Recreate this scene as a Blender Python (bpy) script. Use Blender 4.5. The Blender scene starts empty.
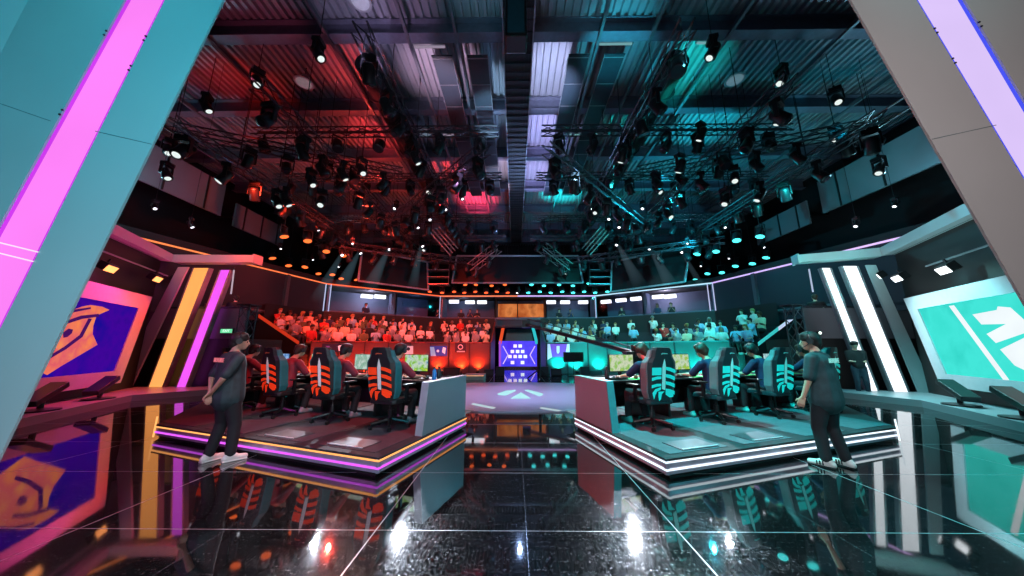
import bpy, bmesh, math, random
from mathutils import Vector, Matrix
random.seed(7)
PI = math.pi
SC = bpy.context.scene
COL = SC.collection
# ------------------------------------------------------------------ camera model (1024x576)
F = 309.0; PITCH = math.radians(11.0); YAW = math.atan(3 / 309.0); EYE = 1.55
def ray(u, v):
    a = (u - 512) / F; b = (288 - v) / F
    x = a; y = math.cos(PITCH) - b * math.sin(PITCH); z = math.sin(PITCH) + b * math.cos(PITCH)
    c, s = math.cos(YAW), math.sin(YAW)
    return Vector((x * c - y * s, x * s + y * c, z))
def az(u, v, z=0.0):
    d = ray(u, v); t = (z - EYE) / d.z
    return Vector((d.x * t, d.y * t, z))
def ay(u, v, Y):
    d = ray(u, v); t = Y / d.y
    return Vector((d.x * t, Y, EYE + d.z * t))
def vp(u, v, p, n):
    d = ray(u, v); t = (p[0] * n[0] + p[1] * n[1]) / (d.x * n[0] + d.y * n[1])
    return Vector((d.x * t, d.y * t, EYE + d.z * t))
def proj(p):
    c, s = math.cos(YAW), math.sin(YAW)
    X = p[0] * c + p[1] * s; Y = -p[0] * s + p[1] * c; Z = p[2] - EYE
    dep = Y * math.cos(PITCH) + Z * math.sin(PITCH); up = -Y * math.sin(PITCH) + Z * math.cos(PITCH)
    return 512 + F * X / dep, 288 - F * up / dep
cam = bpy.data.cameras.new('camera'); co = bpy.data.objects.new('camera', cam); COL.objects.link(co)
cam.sensor_width = 36; cam.lens = F * 36 / 1024; cam.clip_start = 0.05; cam.clip_end = 200
co.location = (0, 0, EYE); co.rotation_euler = (PI / 2 + PITCH, 0, YAW)
SC.camera = co
SC.view_settings.view_transform = 'Standard'; SC.view_settings.look = 'None'
SC.cycles.max_bounces = 6; SC.cycles.glossy_bounces = 4; SC.cycles.diffuse_bounces = 2
SC.cycles.transparent_max_bounces = 12; SC.cycles.sample_clamp_indirect = 4.0
SC.cycles.caustics_reflective = False; SC.cycles.caustics_refractive = False
# ------------------------------------------------------------------ materials
def lin(c):
    if isinstance(c, str):
        c = [int(c[i:i + 2], 16) / 255 for i in (0, 2, 4)]
    return tuple((x / 12.92 if x <= 0.04045 else ((x + 0.055) / 1.055) ** 2.4) for x in c)
MATS = {}
def mat(key, color='808080', rough=0.5, metal=0.0, var=0.25, scale=8.0, bump=0.0, emit=None, es=1.0, spec=0.5):
    if key in MATS: return MATS[key]
    m = bpy.data.materials.new(key); m.use_nodes = True; nt = m.node_tree; N = nt.nodes; L = nt.links
    b = N['Principled BSDF']; c = lin(color)
    tc = N.new('ShaderNodeTexCoord'); no = N.new('ShaderNodeTexNoise'); no.inputs['Scale'].default_value = scale
    no.inputs['Detail'].default_value = 3
    L.new(tc.outputs['Object'], no.inputs['Vector'])
    mx = N.new('ShaderNodeMix'); mx.data_type = 'RGBA'
    L.new(no.outputs['Fac'], mx.inputs[0])
    mx.inputs[6].default_value = (*[x * (1 - var) for x in c], 1); mx.inputs[7].default_value = (*[min(1, x * (1 + var)) for x in c], 1)
    L.new(mx.outputs[2], b.inputs['Base Color'])
    b.inputs['Roughness'].default_value = rough; b.inputs['Metallic'].default_value = metal
    b.inputs['Specular IOR Level'].default_value = spec
    if bump:
        bp = N.new('ShaderNodeBump'); bp.inputs['Strength'].default_value = bump
        n2 = N.new('ShaderNodeTexNoise'); n2.inputs['Scale'].default_value = scale * 12
        L.new(tc.outputs['Object'], n2.inputs['Vector']); L.new(n2.outputs['Fac'], bp.inputs['Height']); L.new(bp.outputs['Normal'], b.inputs['Normal'])
    if emit:
        b.inputs['Emission Color'].default_value = (*lin(emit), 1); b.inputs['Emission Strength'].default_value = es
    MATS[key] = m
    return m
def glow(key, color, s=1.0):
    """a lit surface: diffuser that glows, a touch uneven"""
    if key in MATS: return MATS[key]
    m = bpy.data.materials.new(key); m.use_nodes = True; nt = m.node_tree; N = nt.nodes; L = nt.links
    N.remove(N['Principled BSDF'])
    e = N.new('ShaderNodeEmission'); tc = N.new('ShaderNodeTexCoord'); no = N.new('ShaderNodeTexNoise'); no.inputs['Scale'].default_value = 1.5
    mr = N.new('ShaderNodeMapRange'); mr.inputs[3].default_value = s * 0.9; mr.inputs[4].default_value = s * 1.1
    L.new(tc.outputs['Object'], no.inputs['Vector']); L.new(no.outputs['Fac'], mr.inputs[0]); L.new(mr.outputs[0], e.inputs['Strength'])
    e.inputs['Color'].default_value = (*lin(color), 1)
    L.new(e.outputs[0], N['Material Output'].inputs['Surface'])
    MATS[key] = m
    return m
def screen_mat(key, cols, s=1.0, scale=6.0):
    if key in MATS: return MATS[key]
    m = bpy.data.materials.new(key); m.use_nodes = True; nt = m.node_tree; N = nt.nodes; L = nt.links
    N.remove(N['Principled BSDF'])
    e = N.new('ShaderNodeEmission'); tc = N.new('ShaderNodeTexCoord'); no = N.new('ShaderNodeTexNoise')
    no.inputs['Scale'].default_value = scale; no.inputs['Detail'].default_value = 5
    r = N.new('ShaderNodeValToRGB'); r.color_ramp.interpolation = 'LINEAR'
    while len(r.color_ramp.elements) < len(cols): r.color_ramp.elements.new(0.5)
    for i, c in enumerate(cols):
        r.color_ramp.elements[i].position = 0.3 + 0.4 * i / max(1, len(cols) - 1); r.color_ramp.elements[i].color = (*lin(c), 1)
    L.new(tc.outputs['Object'], no.inputs['Vector']); L.new(no.outputs['Fac'], r.inputs[0]); L.new(r.outputs[0], e.inputs['Color'])
    e.inputs['Strength'].default_value = s
    L.new(e.outputs[0], N['Material Output'].inputs['Surface'])
    MATS[key] = m
    return m
def glass_mat(key, tint='a8c0d0', refl=0.08):
    if key in MATS: return MATS[key]
    m = bpy.data.materials.new(key); m.use_nodes = True; nt = m.node_tree; N = nt.nodes; L = nt.links
    N.remove(N['Principled BSDF'])
    t = N.new('ShaderNodeBsdfTransparent'); t.inputs[0].default_value = (*[0.8 + 0.2 * x for x in lin(tint)], 1)
    g = N.new('ShaderNodeBsdfGlossy'); g.inputs['Roughness'].default_value = 0.03
    fr = N.new('ShaderNodeLayerWeight'); fr.inputs[0].default_value = 0.25
    mx = N.new('ShaderNodeMixShader'); L.new(fr.outputs['Fresnel'], mx.inputs[0]); L.new(t.outputs[0], mx.inputs[1]); L.new(g.outputs[0], mx.inputs[2])
    L.new(mx.outputs[0], N['Material Output'].inputs['Surface'])
    MATS[key] = m
    return m
BLACK = mat('black_paint', '0c0d10', 0.5)
RIG = mat('rig_black', '1e2126', 0.4, 0.3)
STEEL = mat('dark_steel', '3a3e46', 0.4, 0.7)
ALU = mat('aluminium', '8d939b', 0.35, 0.6)
PLASTIC = mat('black_plastic', '101114', 0.35)
RUBBER = mat('rubber', '0a0a0b', 0.7)
# ------------------------------------------------------------------ mesh building
class MB:
    def __init__(s): s.v = []; s.f = []; s.m = []; s.mi = 0
    def add(s, vs, fs):
        o = len(s.v); s.v += [tuple(p) for p in vs]; s.f += [tuple(i + o for i in f) for f in fs]; s.m += [s.mi] * len(fs); return s
    def box(s, c, d, rz=0.0, M=None):
        x, y, z = d[0] / 2, d[1] / 2, d[2] / 2
        R = Matrix.Rotation(rz, 3, 'Z') if M is None else M
        P = [Vector(c) + R @ Vector((a * x, b * y, e * z)) for e in (-1, 1) for b in (-1, 1) for a in (-1, 1)]
        return s.add(P, [(0, 2, 3, 1), (4, 5, 7, 6), (0, 1, 5, 4), (2, 6, 7, 3), (0, 4, 6, 2), (1, 3, 7, 5)])
    def tube(s, a, b, r, r2=None, n=8, cap=True):
        a, b = Vector(a), Vector(b); r2 = r if r2 is None else r2
        d = (b - a)
        if d.length < 1e-6: return s
        d.normalize(); u = d.orthogonal().normalized(); w = d.cross(u)
        P = [c + (u * math.cos(2 * PI * i / n) + w * math.sin(2 * PI * i / n)) * q for c, q in ((a, r), (b, r2)) for i in range(n)]
        fs = [(i, (i + 1) % n, n + (i + 1) % n, n + i) for i in range(n)]
        if cap: fs += [tuple(range(n - 1, -1, -1)), tuple(range(n, 2 * n))]
        return s.add(P, fs)
    def path(s, pts, r, n=6):
        for a, b in zip(pts, pts[1:]): s.tube(a, b, r, n=n)
        return s
    def lathe(s, prof, n=16, M=None, c=(0, 0, 0)):
        M = Matrix.Identity(3) if M is None else M
        P = [Vector(c) + M @ Vector((r * math.cos(2 * PI * i / n), r * math.sin(2 * PI * i / n), z)) for r, z in prof for i in range(n)]
        k = len(prof)
        fs = [(j * n + i, j * n + (i + 1) % n, (j + 1) * n + (i + 1) % n, (j + 1) * n + i) for j in range(k - 1) for i in range(n)]
        fs += [tuple(range(n - 1, -1, -1)), tuple(range((k - 1) * n, k * n))]
        return s.add(P, fs)
    def quad(s, *p): return s.add(p, [tuple(range(len(p)))])
    def prism(s, pts, off):
        """polygon pts (3d) swept by vector off"""
        off = Vector(off); n = len(pts); P = [Vector(p) for p in pts] + [Vector(p) + off for p in pts]
        return s.add(P, [tuple(range(n - 1, -1, -1)), tuple(range(n, 2 * n))] + [(i, (i + 1) % n, n + (i + 1) % n, n + i) for i in range(n)])
    def loft(s, rings, close=True):
        n = len(rings[0]); P = [p for r in rings for p in r]
        fs = [(j * n + i, j * n + (i + 1) % n, (j + 1) * n + (i + 1) % n, (j + 1) * n + i) for j in range(len(rings) - 1) for i in range(n)]
        if close: fs += [tuple(range(n - 1, -1, -1)), tuple(range((len(rings) - 1) * n, len(rings) * n))]
        return s.add(P, fs)
    def sphere(s, c, r, n=12, sc=(1, 1, 1)):
        k = n // 2; prof = [(max(1e-4, r * math.sin(PI * j / k)), -r * math.cos(PI * j / k)) for j in range(k + 1)]
        return s.lathe(prof, n, Matrix.Diagonal(sc), c)
    def mesh(s, name, mats, smooth=False):
        me = bpy.data.meshes.new(name); me.from_pydata(s.v, [], s.f)
        mats = mats if isinstance(mats, (list, tuple)) else [mats]
        for m in mats: me.materials.append(m)
        if any(s.m): me.polygons.foreach_set('material_index', s.m)
        bm = bmesh.new(); bm.from_mesh(me); bmesh.ops.recalc_face_normals(bm, faces=bm.faces); bm.to_mesh(me); bm.free()
        if smooth:
            for p in me.polygons: p.use_smooth = True
        me.update(); return me
    def build(s, name, mats, parent=None, smooth=False, bevel=0.0):
        o = bpy.data.objects.new(name, s.mesh(name, mats, smooth)); COL.objects.link(o)
        if parent: o.parent = parent
        if bevel:
            b = o.modifiers.new('bevel', 'BEVEL'); b.width = bevel; b.segments = 2; b.limit_method = 'ANGLE'
        return o
def put(name, me, parent=None):
    o = bpy.data.objects.new(name, me); COL.objects.link(o)
    if parent: o.parent = parent
    return o
def tag(o, label, cat, group=None, kind=None):
    o['label'] = label; o['category'] = cat
    if group: o['group'] = group
    if kind: o['kind'] = kind
    return o
def empty(name, loc=(0, 0, 0), rz=0.0):
    o = bpy.data.objects.new(name, None); COL.objects.link(o); o.location = loc; o.rotation_euler = (0, 0, rz); o.empty_display_size = 0.1
    return o
def thing(name, label, cat, loc=(0, 0, 0), rz=0.0, group=None): return tag(empty(name, loc, rz), label, cat, group)
def struct(name, mb, mats, smooth=False):
    o = mb.build(name, mats, None, smooth); o['kind'] = 'structure'; return o
def kids(o): return [c for c in bpy.data.objects if c.parent == o]
def dup(root, loc=None, rz=None, label=None, group=None):
    r = root.copy(); COL.objects.link(r)
    if loc is not None: r.location = loc
    if rz is not None: r.rotation_euler = (0, 0, rz)
    if label: r['label'] = label
    if group: r['group'] = group
    for ch in root.children:
        c = ch.copy(); COL.objects.link(c); c.parent = r
        for g in ch.children:
            d = g.copy(); COL.objects.link(d); d.parent = c
    return r
ORD = ['first', 'second', 'third', 'fourth', 'fifth', 'sixth', 'seventh', 'eighth', 'ninth', 'tenth', 'eleventh', 'twelfth', 'thirteenth', 'fourteenth', 'fifteenth', 'sixteenth', 'seventeenth', 'eighteenth', 'nineteenth', 'twentieth', 'twenty-first', 'twenty-second', 'twenty-third', 'twenty-fourth', 'twenty-fifth', 'twenty-sixth', 'twenty-seventh', 'twenty-eighth', 'twenty-ninth', 'thirtieth']
def aim(o, target):
    o.rotation_euler = (Vector(target) - Vector(o.location)).to_track_quat('-Z', 'Y').to_euler()
def spot(loc, target, color, e, size=60, blend=0.6, r=0.1):
    l = bpy.data.lights.new('spot', 'SPOT'); l.energy = e; l.color = lin(color); l.spot_size = math.radians(size); l.spot_blend = blend; l.shadow_soft_size = r
    o = bpy.data.objects.new('spot', l); COL.objects.link(o); o.location = loc; aim(o, target); return o
def point(loc, color, e, r=0.1):
    l = bpy.data.lights.new('point', 'POINT'); l.energy = e; l.color = lin(color); l.shadow_soft_size = r
    o = bpy.data.objects.new('point', l); COL.objects.link(o); o.location = loc; return o
def area(loc, target, color, e, sx=1.0, sy=1.0, spread=180):
    l = bpy.data.lights.new('area', 'AREA'); l.energy = e; l.color = lin(color); l.shape = 'RECTANGLE'; l.size = sx; l.size_y = sy; l.spread = math.radians(spread)
    o = bpy.data.objects.new('area', l); COL.objects.link(o); o.location = loc; aim(o, target); return o
# world
w = bpy.data.worlds.new('world'); SC.world = w; w.use_nodes = True
w.node_tree.nodes['Background'].inputs[0].default_value = (0.25, 0.45, 0.6, 1); w.node_tree.nodes['Background'].inputs[1].default_value = 0.004
SIDE = {-1: 'orange', 1: 'teal'}
# ================================================================== FLOOR
def floor_mat():
    m = bpy.data.materials.new('polished_black_tile'); m.use_nodes = True; nt = m.node_tree; N = nt.nodes; L = nt.links
    b = N['Principled BSDF']; tc = N.new('ShaderNodeTexCoord'); sp = N.new('ShaderNodeSeparateXYZ'); L.new(tc.outputs['Object'], sp.inputs[0])
    def M(op, a, c=None, d=None):
        n = N.new('ShaderNodeMath'); n.operation = op
        for i, x in enumerate((a, c, d)):
            if x is None: continue
            if isinstance(x, (int, float)): n.inputs[i].default_value = x
            else: L.new(x, n.inputs[i])
        return n.outputs[0]
    def line(co, off, per, wd):
        t = M('SUBTRACT', co, off); t = M('DIVIDE', t, per); t = M('FRACT', t); t = M('SUBTRACT', t, 0.5); t = M('ABSOLUTE', t)
        return M('GREATER_THAN', t, 0.5 - wd / per / 2)
    gx = line(sp.outputs[0], -1.21, 2.61, 0.012); gx2 = line(sp.outputs[0], -1.21, 1.305, 0.006); gy = line(sp.outputs[1], 3.02, 1.26, 0.008)
    g = M('MAXIMUM', gx, gy); g2 = M('MULTIPLY', gx2, 0.25); g = M('MAXIMUM', g, g2)
    n1 = N.new('ShaderNodeTexNoise'); n1.inputs['Scale'].default_value = 1.3; n1.inputs['Detail'].default_value = 8; n1.inputs['Roughness'].default_value = 0.7
    L.new(tc.outputs['Object'], n1.inputs['Vector'])
    n2 = N.new('ShaderNodeTexNoise'); n2.inputs['Scale'].default_value = 45; n2.inputs['Detail'].default_value = 6; n2.inputs['Roughness'].default_value = 0.8
    L.new(tc.outputs['Object'], n2.inputs['Vector'])
    # streaky scuffs
    mp = N.new('ShaderNodeMapping'); mp.inputs['Scale'].default_value = (1.5, 14, 1); mp.inputs['Rotation'].default_value = (0, 0, 0.5)
    L.new(tc.outputs['Object'], mp.inputs[0]); n3 = N.new('ShaderNodeTexNoise'); n3.inputs['Scale'].default_value = 2.0; n3.inputs['Detail'].default_value = 5
    L.new(mp.outputs[0], n3.inputs['Vector'])
    mr = N.new('ShaderNodeMapRange'); mr.inputs[1].default_value = 0.35; mr.inputs[2].default_value = 0.7; mr.inputs[3].default_value = 0.015; mr.inputs[4].default_value = 0.07
    L.new(n1.outputs['Fac'], mr.inputs[0])
    L.new(M('ADD', mr.outputs[0], M('MULTIPLY', g, 0.3)), b.inputs['Roughness'])
    mx = N.new('ShaderNodeMix'); mx.data_type = 'RGBA'; L.new(g, mx.inputs[0])
    mx.inputs[6].default_value = (0.004, 0.0045, 0.005, 1); mx.inputs[7].default_value = (0.25, 0.27, 0.3, 1)
    L.new(mx.outputs[2], b.inputs['Base Color'])
    b.inputs['IOR'].default_value = 2.3
    # dusty sheen: a second, rough gloss broken up by speckle
    gl = N.new('ShaderNodeBsdfGlossy'); gl.inputs['Roughness'].default_value = 0.33; gl.inputs['Color'].default_value = (0.8, 0.85, 0.9, 1)
    k = N.new('ShaderNodeMapRange'); k.inputs[1].default_value = 0.5; k.inputs[2].default_value = 0.74; k.inputs[4].default_value = 0.3
    L.new(n2.outputs['Fac'], k.inputs[0])
    k2 = N.new('ShaderNodeMapRange'); k2.inputs[1].default_value = 0.4; k2.inputs[2].default_value = 0.75; L.new(n3.outputs['Fac'], k2.inputs[0])
    fac = M('MULTIPLY', k.outputs[0], M('ADD', M('MULTIPLY', k2.outputs[0], 0.8), 0.3))
    ms = N.new('ShaderNodeMixShader'); L.new(fac, ms.inputs[0]); L.new(b.outputs[0], ms.inputs[1]); L.new(gl.outputs[0], ms.inputs[2])
    L.new(ms.outputs[0], N['Material Output'].inputs['Surface'])
    return m
struct('floor', MB().box((0, 12, -0.1), (38, 38, 0.2)), floor_mat())
# ================================================================== OUTER SHELL
wallm = mat('hall_wall', '0b0e14', 0.85, var=0.3, scale=1.5)
ZC = 11.3
struct('wall_left', MB().box((-17.1, 12, ZC / 2), (0.2, 34, ZC)), wallm)
struct('wall_right', MB().box((17.3, 12, ZC / 2), (0.2, 34, ZC)), wallm)
struct('wall_back', MB().box((0.1, 28.6, ZC / 2), (34.6, 0.2, ZC)), wallm)
struct('wall_front', MB().box((0.1, -5, ZC / 2), (34.6, 0.2, ZC)), wallm)
# corrugated deck
mb = MB(); x = -17.0; prof = []
while x < 17.2:
    prof += [(x, ZC), (x + 0.10, ZC), (x + 0.12, ZC + 0.12), (x + 0.22, ZC + 0.12)]; x += 0.24
for Ya, Yb in ((-5, 28.6),):
    P = [(px, Ya, pz) for px, pz in prof] + [(px, Yb, pz) for px, pz in prof]; n = len(prof)
    mb.add(P, [(i, i + 1, n + i + 1, n + i) for i in range(n - 1)])
deckm = mat('steel_deck', '9a9fac', 0.4, 0.35, var=0.2, scale=0.8)
struct('ceiling', mb, deckm)
beamm = mat('steel_beam', '6f7488', 0.5, 0.3)
BEAMS = [4.6, 7.7, 10.7, 13.8, 16.9, 20.0, 23.1, 26.2]
for i, Y in enumerate(BEAMS):
    mb = MB(); mb.box((0.1, Y, ZC - 0.02), (33.8, 0.32, 0.04)).box((0.1, Y, ZC - 0.28), (33.8, 0.03, 0.5)).box((0.1, Y, ZC - 0.54), (33.8, 0.32, 0.04))
    o = struct('ceiling_beam_%d' % (i + 1), mb, beamm)
exec_sections = []
# ================================================================== PORTAL PYLONS (near the lens)
def pylon(s):
    Y = 1.8
    if s < 0:
        inner = lambda z: -3.02 + 0.218 * z; ti = lambda z: -3.345 + 0.191 * z; to = lambda z: -3.73 + 0.2115 * z; outer = lambda z: -4.1 + 0.125 * z
        pm = mat('brushed_panel', '9fa9ad', 0.42, 0.35, var=0.12, scale=1.2, bump=0.04); tm = glow('tube_pink', 'ff84fa', 1.0); rim = glow('tube_rim_pink', 'd23cf0', 1.0); nm = 'pink'
    else:
        inner = lambda z: 3.40 - 0.249 * z; ti = lambda z: 3.775 - 0.227 * z; to = lambda z: 3.985 - 0.195 * z; outer = lambda z: 4.9 - 0.13 * z
        pm = mat('brushed_panel', '9fa9ad', 0.42, 0.35, var=0.12, scale=1.2, bump=0.04); tm = glow('tube_white', 'ddc6fb', 1.0); rim = glow('tube_rim_blue', '4a55f5', 1.0); nm = 'pale violet'
    H = 6.2
    r = thing('portal_pylon', 'huge slanted brushed metal pylon with a wide glowing %s tube' % nm, 'pylon', (0, 0, 0))
    mb = MB()
    mb.prism([(inner(0), Y, 0), (ti(0), Y, 0), (ti(H), Y, H), (inner(H), Y, H)], (0, 0.012, 0))
    mb.prism([(to(0), Y, 0), (outer(0), Y, 0), (outer(H), Y, H), (to(H), Y, H)], (0, 0.012, 0))
    mb.build('panel', pm, r)
    mb = MB(); mb.prism([(outer(0), Y, 0), (outer(0) + s * 0.7, Y - 0.35, 0), (outer(H) + s * 0.7, Y - 0.35, H), (outer(H), Y, H)], (0, 0.012, 0)); mb.build('side_flange', pm, r)
    e = 0.028
    mb = MB(); mb.prism([(ti(0) + s * e, Y + .012, 0), (to(0) - s * e, Y + .012, 0), (to(H) - s * e, Y + .012, H), (ti(H) + s * e, Y + .012, H)], (0, 0.03, 0)); mb.build('light_tube', tm, r)
    mb = MB()
    for f, k in ((ti, s), (to, -s)):
        mb.prism([(f(0), Y + .01, 0), (f(0) + k * e, Y + .01, 0), (f(H) + k * e, Y + .01, H), (f(H), Y + .01, H)], (0, 0.03, 0))
    mb.build('tube_rim', rim, r)
    sm_ = mat('seam', '4a6066', 0.6)
    for z in (0.4, 2.85, 4.7):
        MB().prism([(inner(z), Y - .002, z + .02), (ti(z), Y - .002, z + 0.12), (ti(z), Y - .002, z + 0.124), (inner(z), Y - .002, z + 0.024)], (0, 0.002, 0)).build('panel_seam', sm_, r)
        MB().prism([(to(z), Y - .002, z + .2), (outer(z), Y - .002, z + 0.42), (outer(z), Y - .002, z + 0.424), (to(z), Y - .002, z + 0.204)], (0, 0.002, 0)).build('panel_seam', sm_, r)
    for f, z in ((ti, 3.45), (to, 3.75), (ti, 3.7), (to, 3.1)):
        for q in (0, 0.035): MB().box((f(z + q), Y - 0.004, z + q), (0.009, 0.008, 0.010)).build('clip', BLACK, r)
    if s < 0:
        for z in (2.17, 2.11):
            MB().tube((ti(z - .02), Y - 0.006, z - .04), (to(z), Y - 0.006, z + 0.04), 0.004).build('cable_tie', glow('tie_white', 'ffe8ff', 1.0), r)
pylon(-1); pylon(1)
# ================================================================== PLAYER PLATFORMS
PH = 0.23
PLAT = {-1: [Vector(p) for p in ((-1.67, 4.10), (-6.32, 5.74), (-8.4, 9.0), (-1.4, 8.2), (-0.96, 6.46))],
        1: [Vector(p) for p in ((1.82, 4.08), (6.46, 5.66), (8.5, 9.0), (1.6, 8.2), (1.17, 6.48))]}
ROWP = {-1: Vector((-2.12, 5.55)), 1: Vector((2.32, 5.58))}
ROWD = {s: (PLAT[s][1] - PLAT[s][0]).normalized() for s in (-1, 1)}
FAC = {s: Vector((-s * ROWD[s].y, s * ROWD[s].x)) for s in (-1, 1)}        # facing of the players (away from camera, towards the middle)
STEPS = {-1: [0, 1.33, 2.66, 3.98], 1: [0, 1.47, 2.92, 4.38]}
def platform(s):
    P = PLAT[s]; side = SIDE[s]
    r = thing('player_platform', 'low raised player platform edged with glowing %s strips' % ('orange and magenta' if s < 0 else 'icy white'), 'platform')
    top = mat('deck_rubber_%d' % s, '2a2c30', 0.75, var=0.25, scale=5)
    mb = MB(); mb.prism([(p.x, p.y, PH - 0.03) for p in P], (0, 0, 0.03)); mb.build('deck', top, r)
    fm = mat('fascia', 'b9b2c6', 0.3, 0.5)
    mb = MB()
    for a, b in ((P[0], P[1]), (P[0], P[4]), (P[1], P[2])):
        nrm = Vector(((b - a).y, -(b - a).x)).normalized()
        ctr = sum(P, Vector((0, 0))) / 5
        if nrm.dot((a + b) / 2 - ctr) < 0: nrm = -nrm
        i = -0.01 * nrm
        mb.prism([(a.x + i.x, a.y + i.y, 0.05), (b.x + i.x, b.y + i.y, 0.05), (b.x + i.x, b.y + i.y, PH - 0.02), (a.x + i.x, a.y + i.y, PH - 0.02)], (*(-0.03 * nrm), 0))
    mb.build('fascia', fm, r)
    ctr = sum(P, Vector((0, 0))) / 5
    mb = MB(); mb.prism([((p.x * .97 + ctr.x * .03), (p.y * .97 + ctr.y * .03), 0.0) for p in P], (0, 0, 0.06)); mb.build('plinth', BLACK, r)
    cols = (glow('led_orange', 'ffa860', 1.5), glow('led_magenta', 'e35cff', 1.3)) if s < 0 else (glow('led_ice', 'e6f6ff', 1.5), glow('led_ice', 'e6f6ff', 1.5))
    for a, b, e in ((P[0], P[1], 0), (P[0], P[4], 1)):
        nrm = Vector(((b - a).y, -(b - a).x)).normalized()
        if nrm.dot((a + b) / 2 - ctr) < 0: nrm = -nrm
        o = nrm * 0.004
        for z, m in ((0.192, cols[0]), (0.105, cols[1])):
            MB().prism([(a.x + o.x, a.y + o.y, z - .011), (b.x + o.x, b.y + o.y, z - .011), (b.x + o.x, b.y + o.y, z + .011), (a.x + o.x, a.y + o.y, z + .011)], (*(-nrm * 0.012), 0)).build('light_strip', m, r)
    # upright light at the outer end
    q = P[1] + (P[1] - P[0]).normalized() * 0.02
    MB().tube((q.x, q.y, 0.02), (q.x, q.y, 0.36), 0.012).build('end_light', cols[0], r)
    # carpet lanes and cable hatches
    d, f = ROWD[s], FAC[s]; cm = mat('carpet_lane_%d' % s, '5a6168' if s > 0 else '4a4046', 0.9, var=0.3, scale=9)
    for i in range(4):
        c = P[0] + d * (0.68 + i * 1.30)
        pts = []
        for u, v in ((-0.5, 0.12), (0.5, 0.12), (0.55, 3.0), (-0.45, 3.0)):
            q = c + d * u + f * v; pts.append((q.x, q.y, PH + 0.001))
        if s < 0 and i == 0 or s > 0 and i == 0:
            pts[1], pts[2] = pts[1], pts[2]
        MB().prism(pts, (0, 0, 0.006)).build('carpet_lane', cm, r)
    hm = mat('hatch_plate', '5e646a', 0.45, 0.5)
    for i in range(2):
        c = P[0] + d * (0.75 + i * 1.3) + f * 0.34
        Mx = Matrix(((d.x, f.x, 0), (d.y, f.y, 0), (0, 0, 1)))
        h = MB().box((c.x, c.y, PH + 0.012), (0.62, 0.36, 0.008), M=Mx).build('cable_hatch', hm, r)
        c2 = c - f * 0.17
        MB().box((c2.x, c2.y, PH + 0.02), (0.62, 0.02, 0.01), M=Mx).build('hatch_edge', mat('hatch_edge', 'd8e0e8', 0.3, 0.4), h)
platform(-1); platform(1)
def barrier(s):
    A, E = PLAT[s][0], PLAT[s][4]; d = (E - A).normalized(); n = Vector((d.y, -d.x)) * (1 if s < 0 else -1)   # n points to the middle aisle
    L = (E - A).length
    b0, b1, t0, t1, z0, z1 = (0.97 if s < 0 else 1.20), L, (1.10 if s < 0 else 1.30), L, PH - 0.02, 1.0
    o = -n * 0.03
    def pt(t, z): q = A + d * t + o; return (q.x, q.y, z)
    m = mat('barrier_sheet', '8d99a3', 0.38, 0.4, var=0.1, scale=2)
    r = tag(MB().prism([pt(b0, z0), pt(b1, z0), pt(b1, z1), pt(t0, z1)], (*(-n * 0.09), 0)).build('barrier_panel', m), 'waist-high %s panel with a slanted end on the %s-side platform' % ('brushed grey' if s < 0 else 'maroon-tinted', SIDE[s]), 'barrier')
    q = A + d * b0 + o; 
    em = mat('barrier_end_%d' % s, 'aab2b8' if s < 0 else '3ab4ba', 0.4, 0.2)  # teal light on the teal-side end is painted into its base colour
    def pe(t, z, k): q = A + d * (t - 0.012) + o - n * k; return (q.x, q.y, z)
    MB().prism([pe(b0, z0, -.002), pe(b0, z0, .125), pe(t0, z1 + .012, .125), pe(t0, z1 + .012, -.002)], (d.x * 0.012, d.y * 0.012, 0)).build('end_cap', em, r)
    MB().prism([(*(A + d * t0 + o + n * .002)[:], z1), (*(A + d * t1 + o + n * .002)[:], z1), (*(A + d * t1 + o - n * .125)[:], z1), (*(A + d * t0 + o - n * .125)[:], z1)], (0, 0, 0.012)).build('top_rail', em, r)
barrier(-1); barrier(1)
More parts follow.
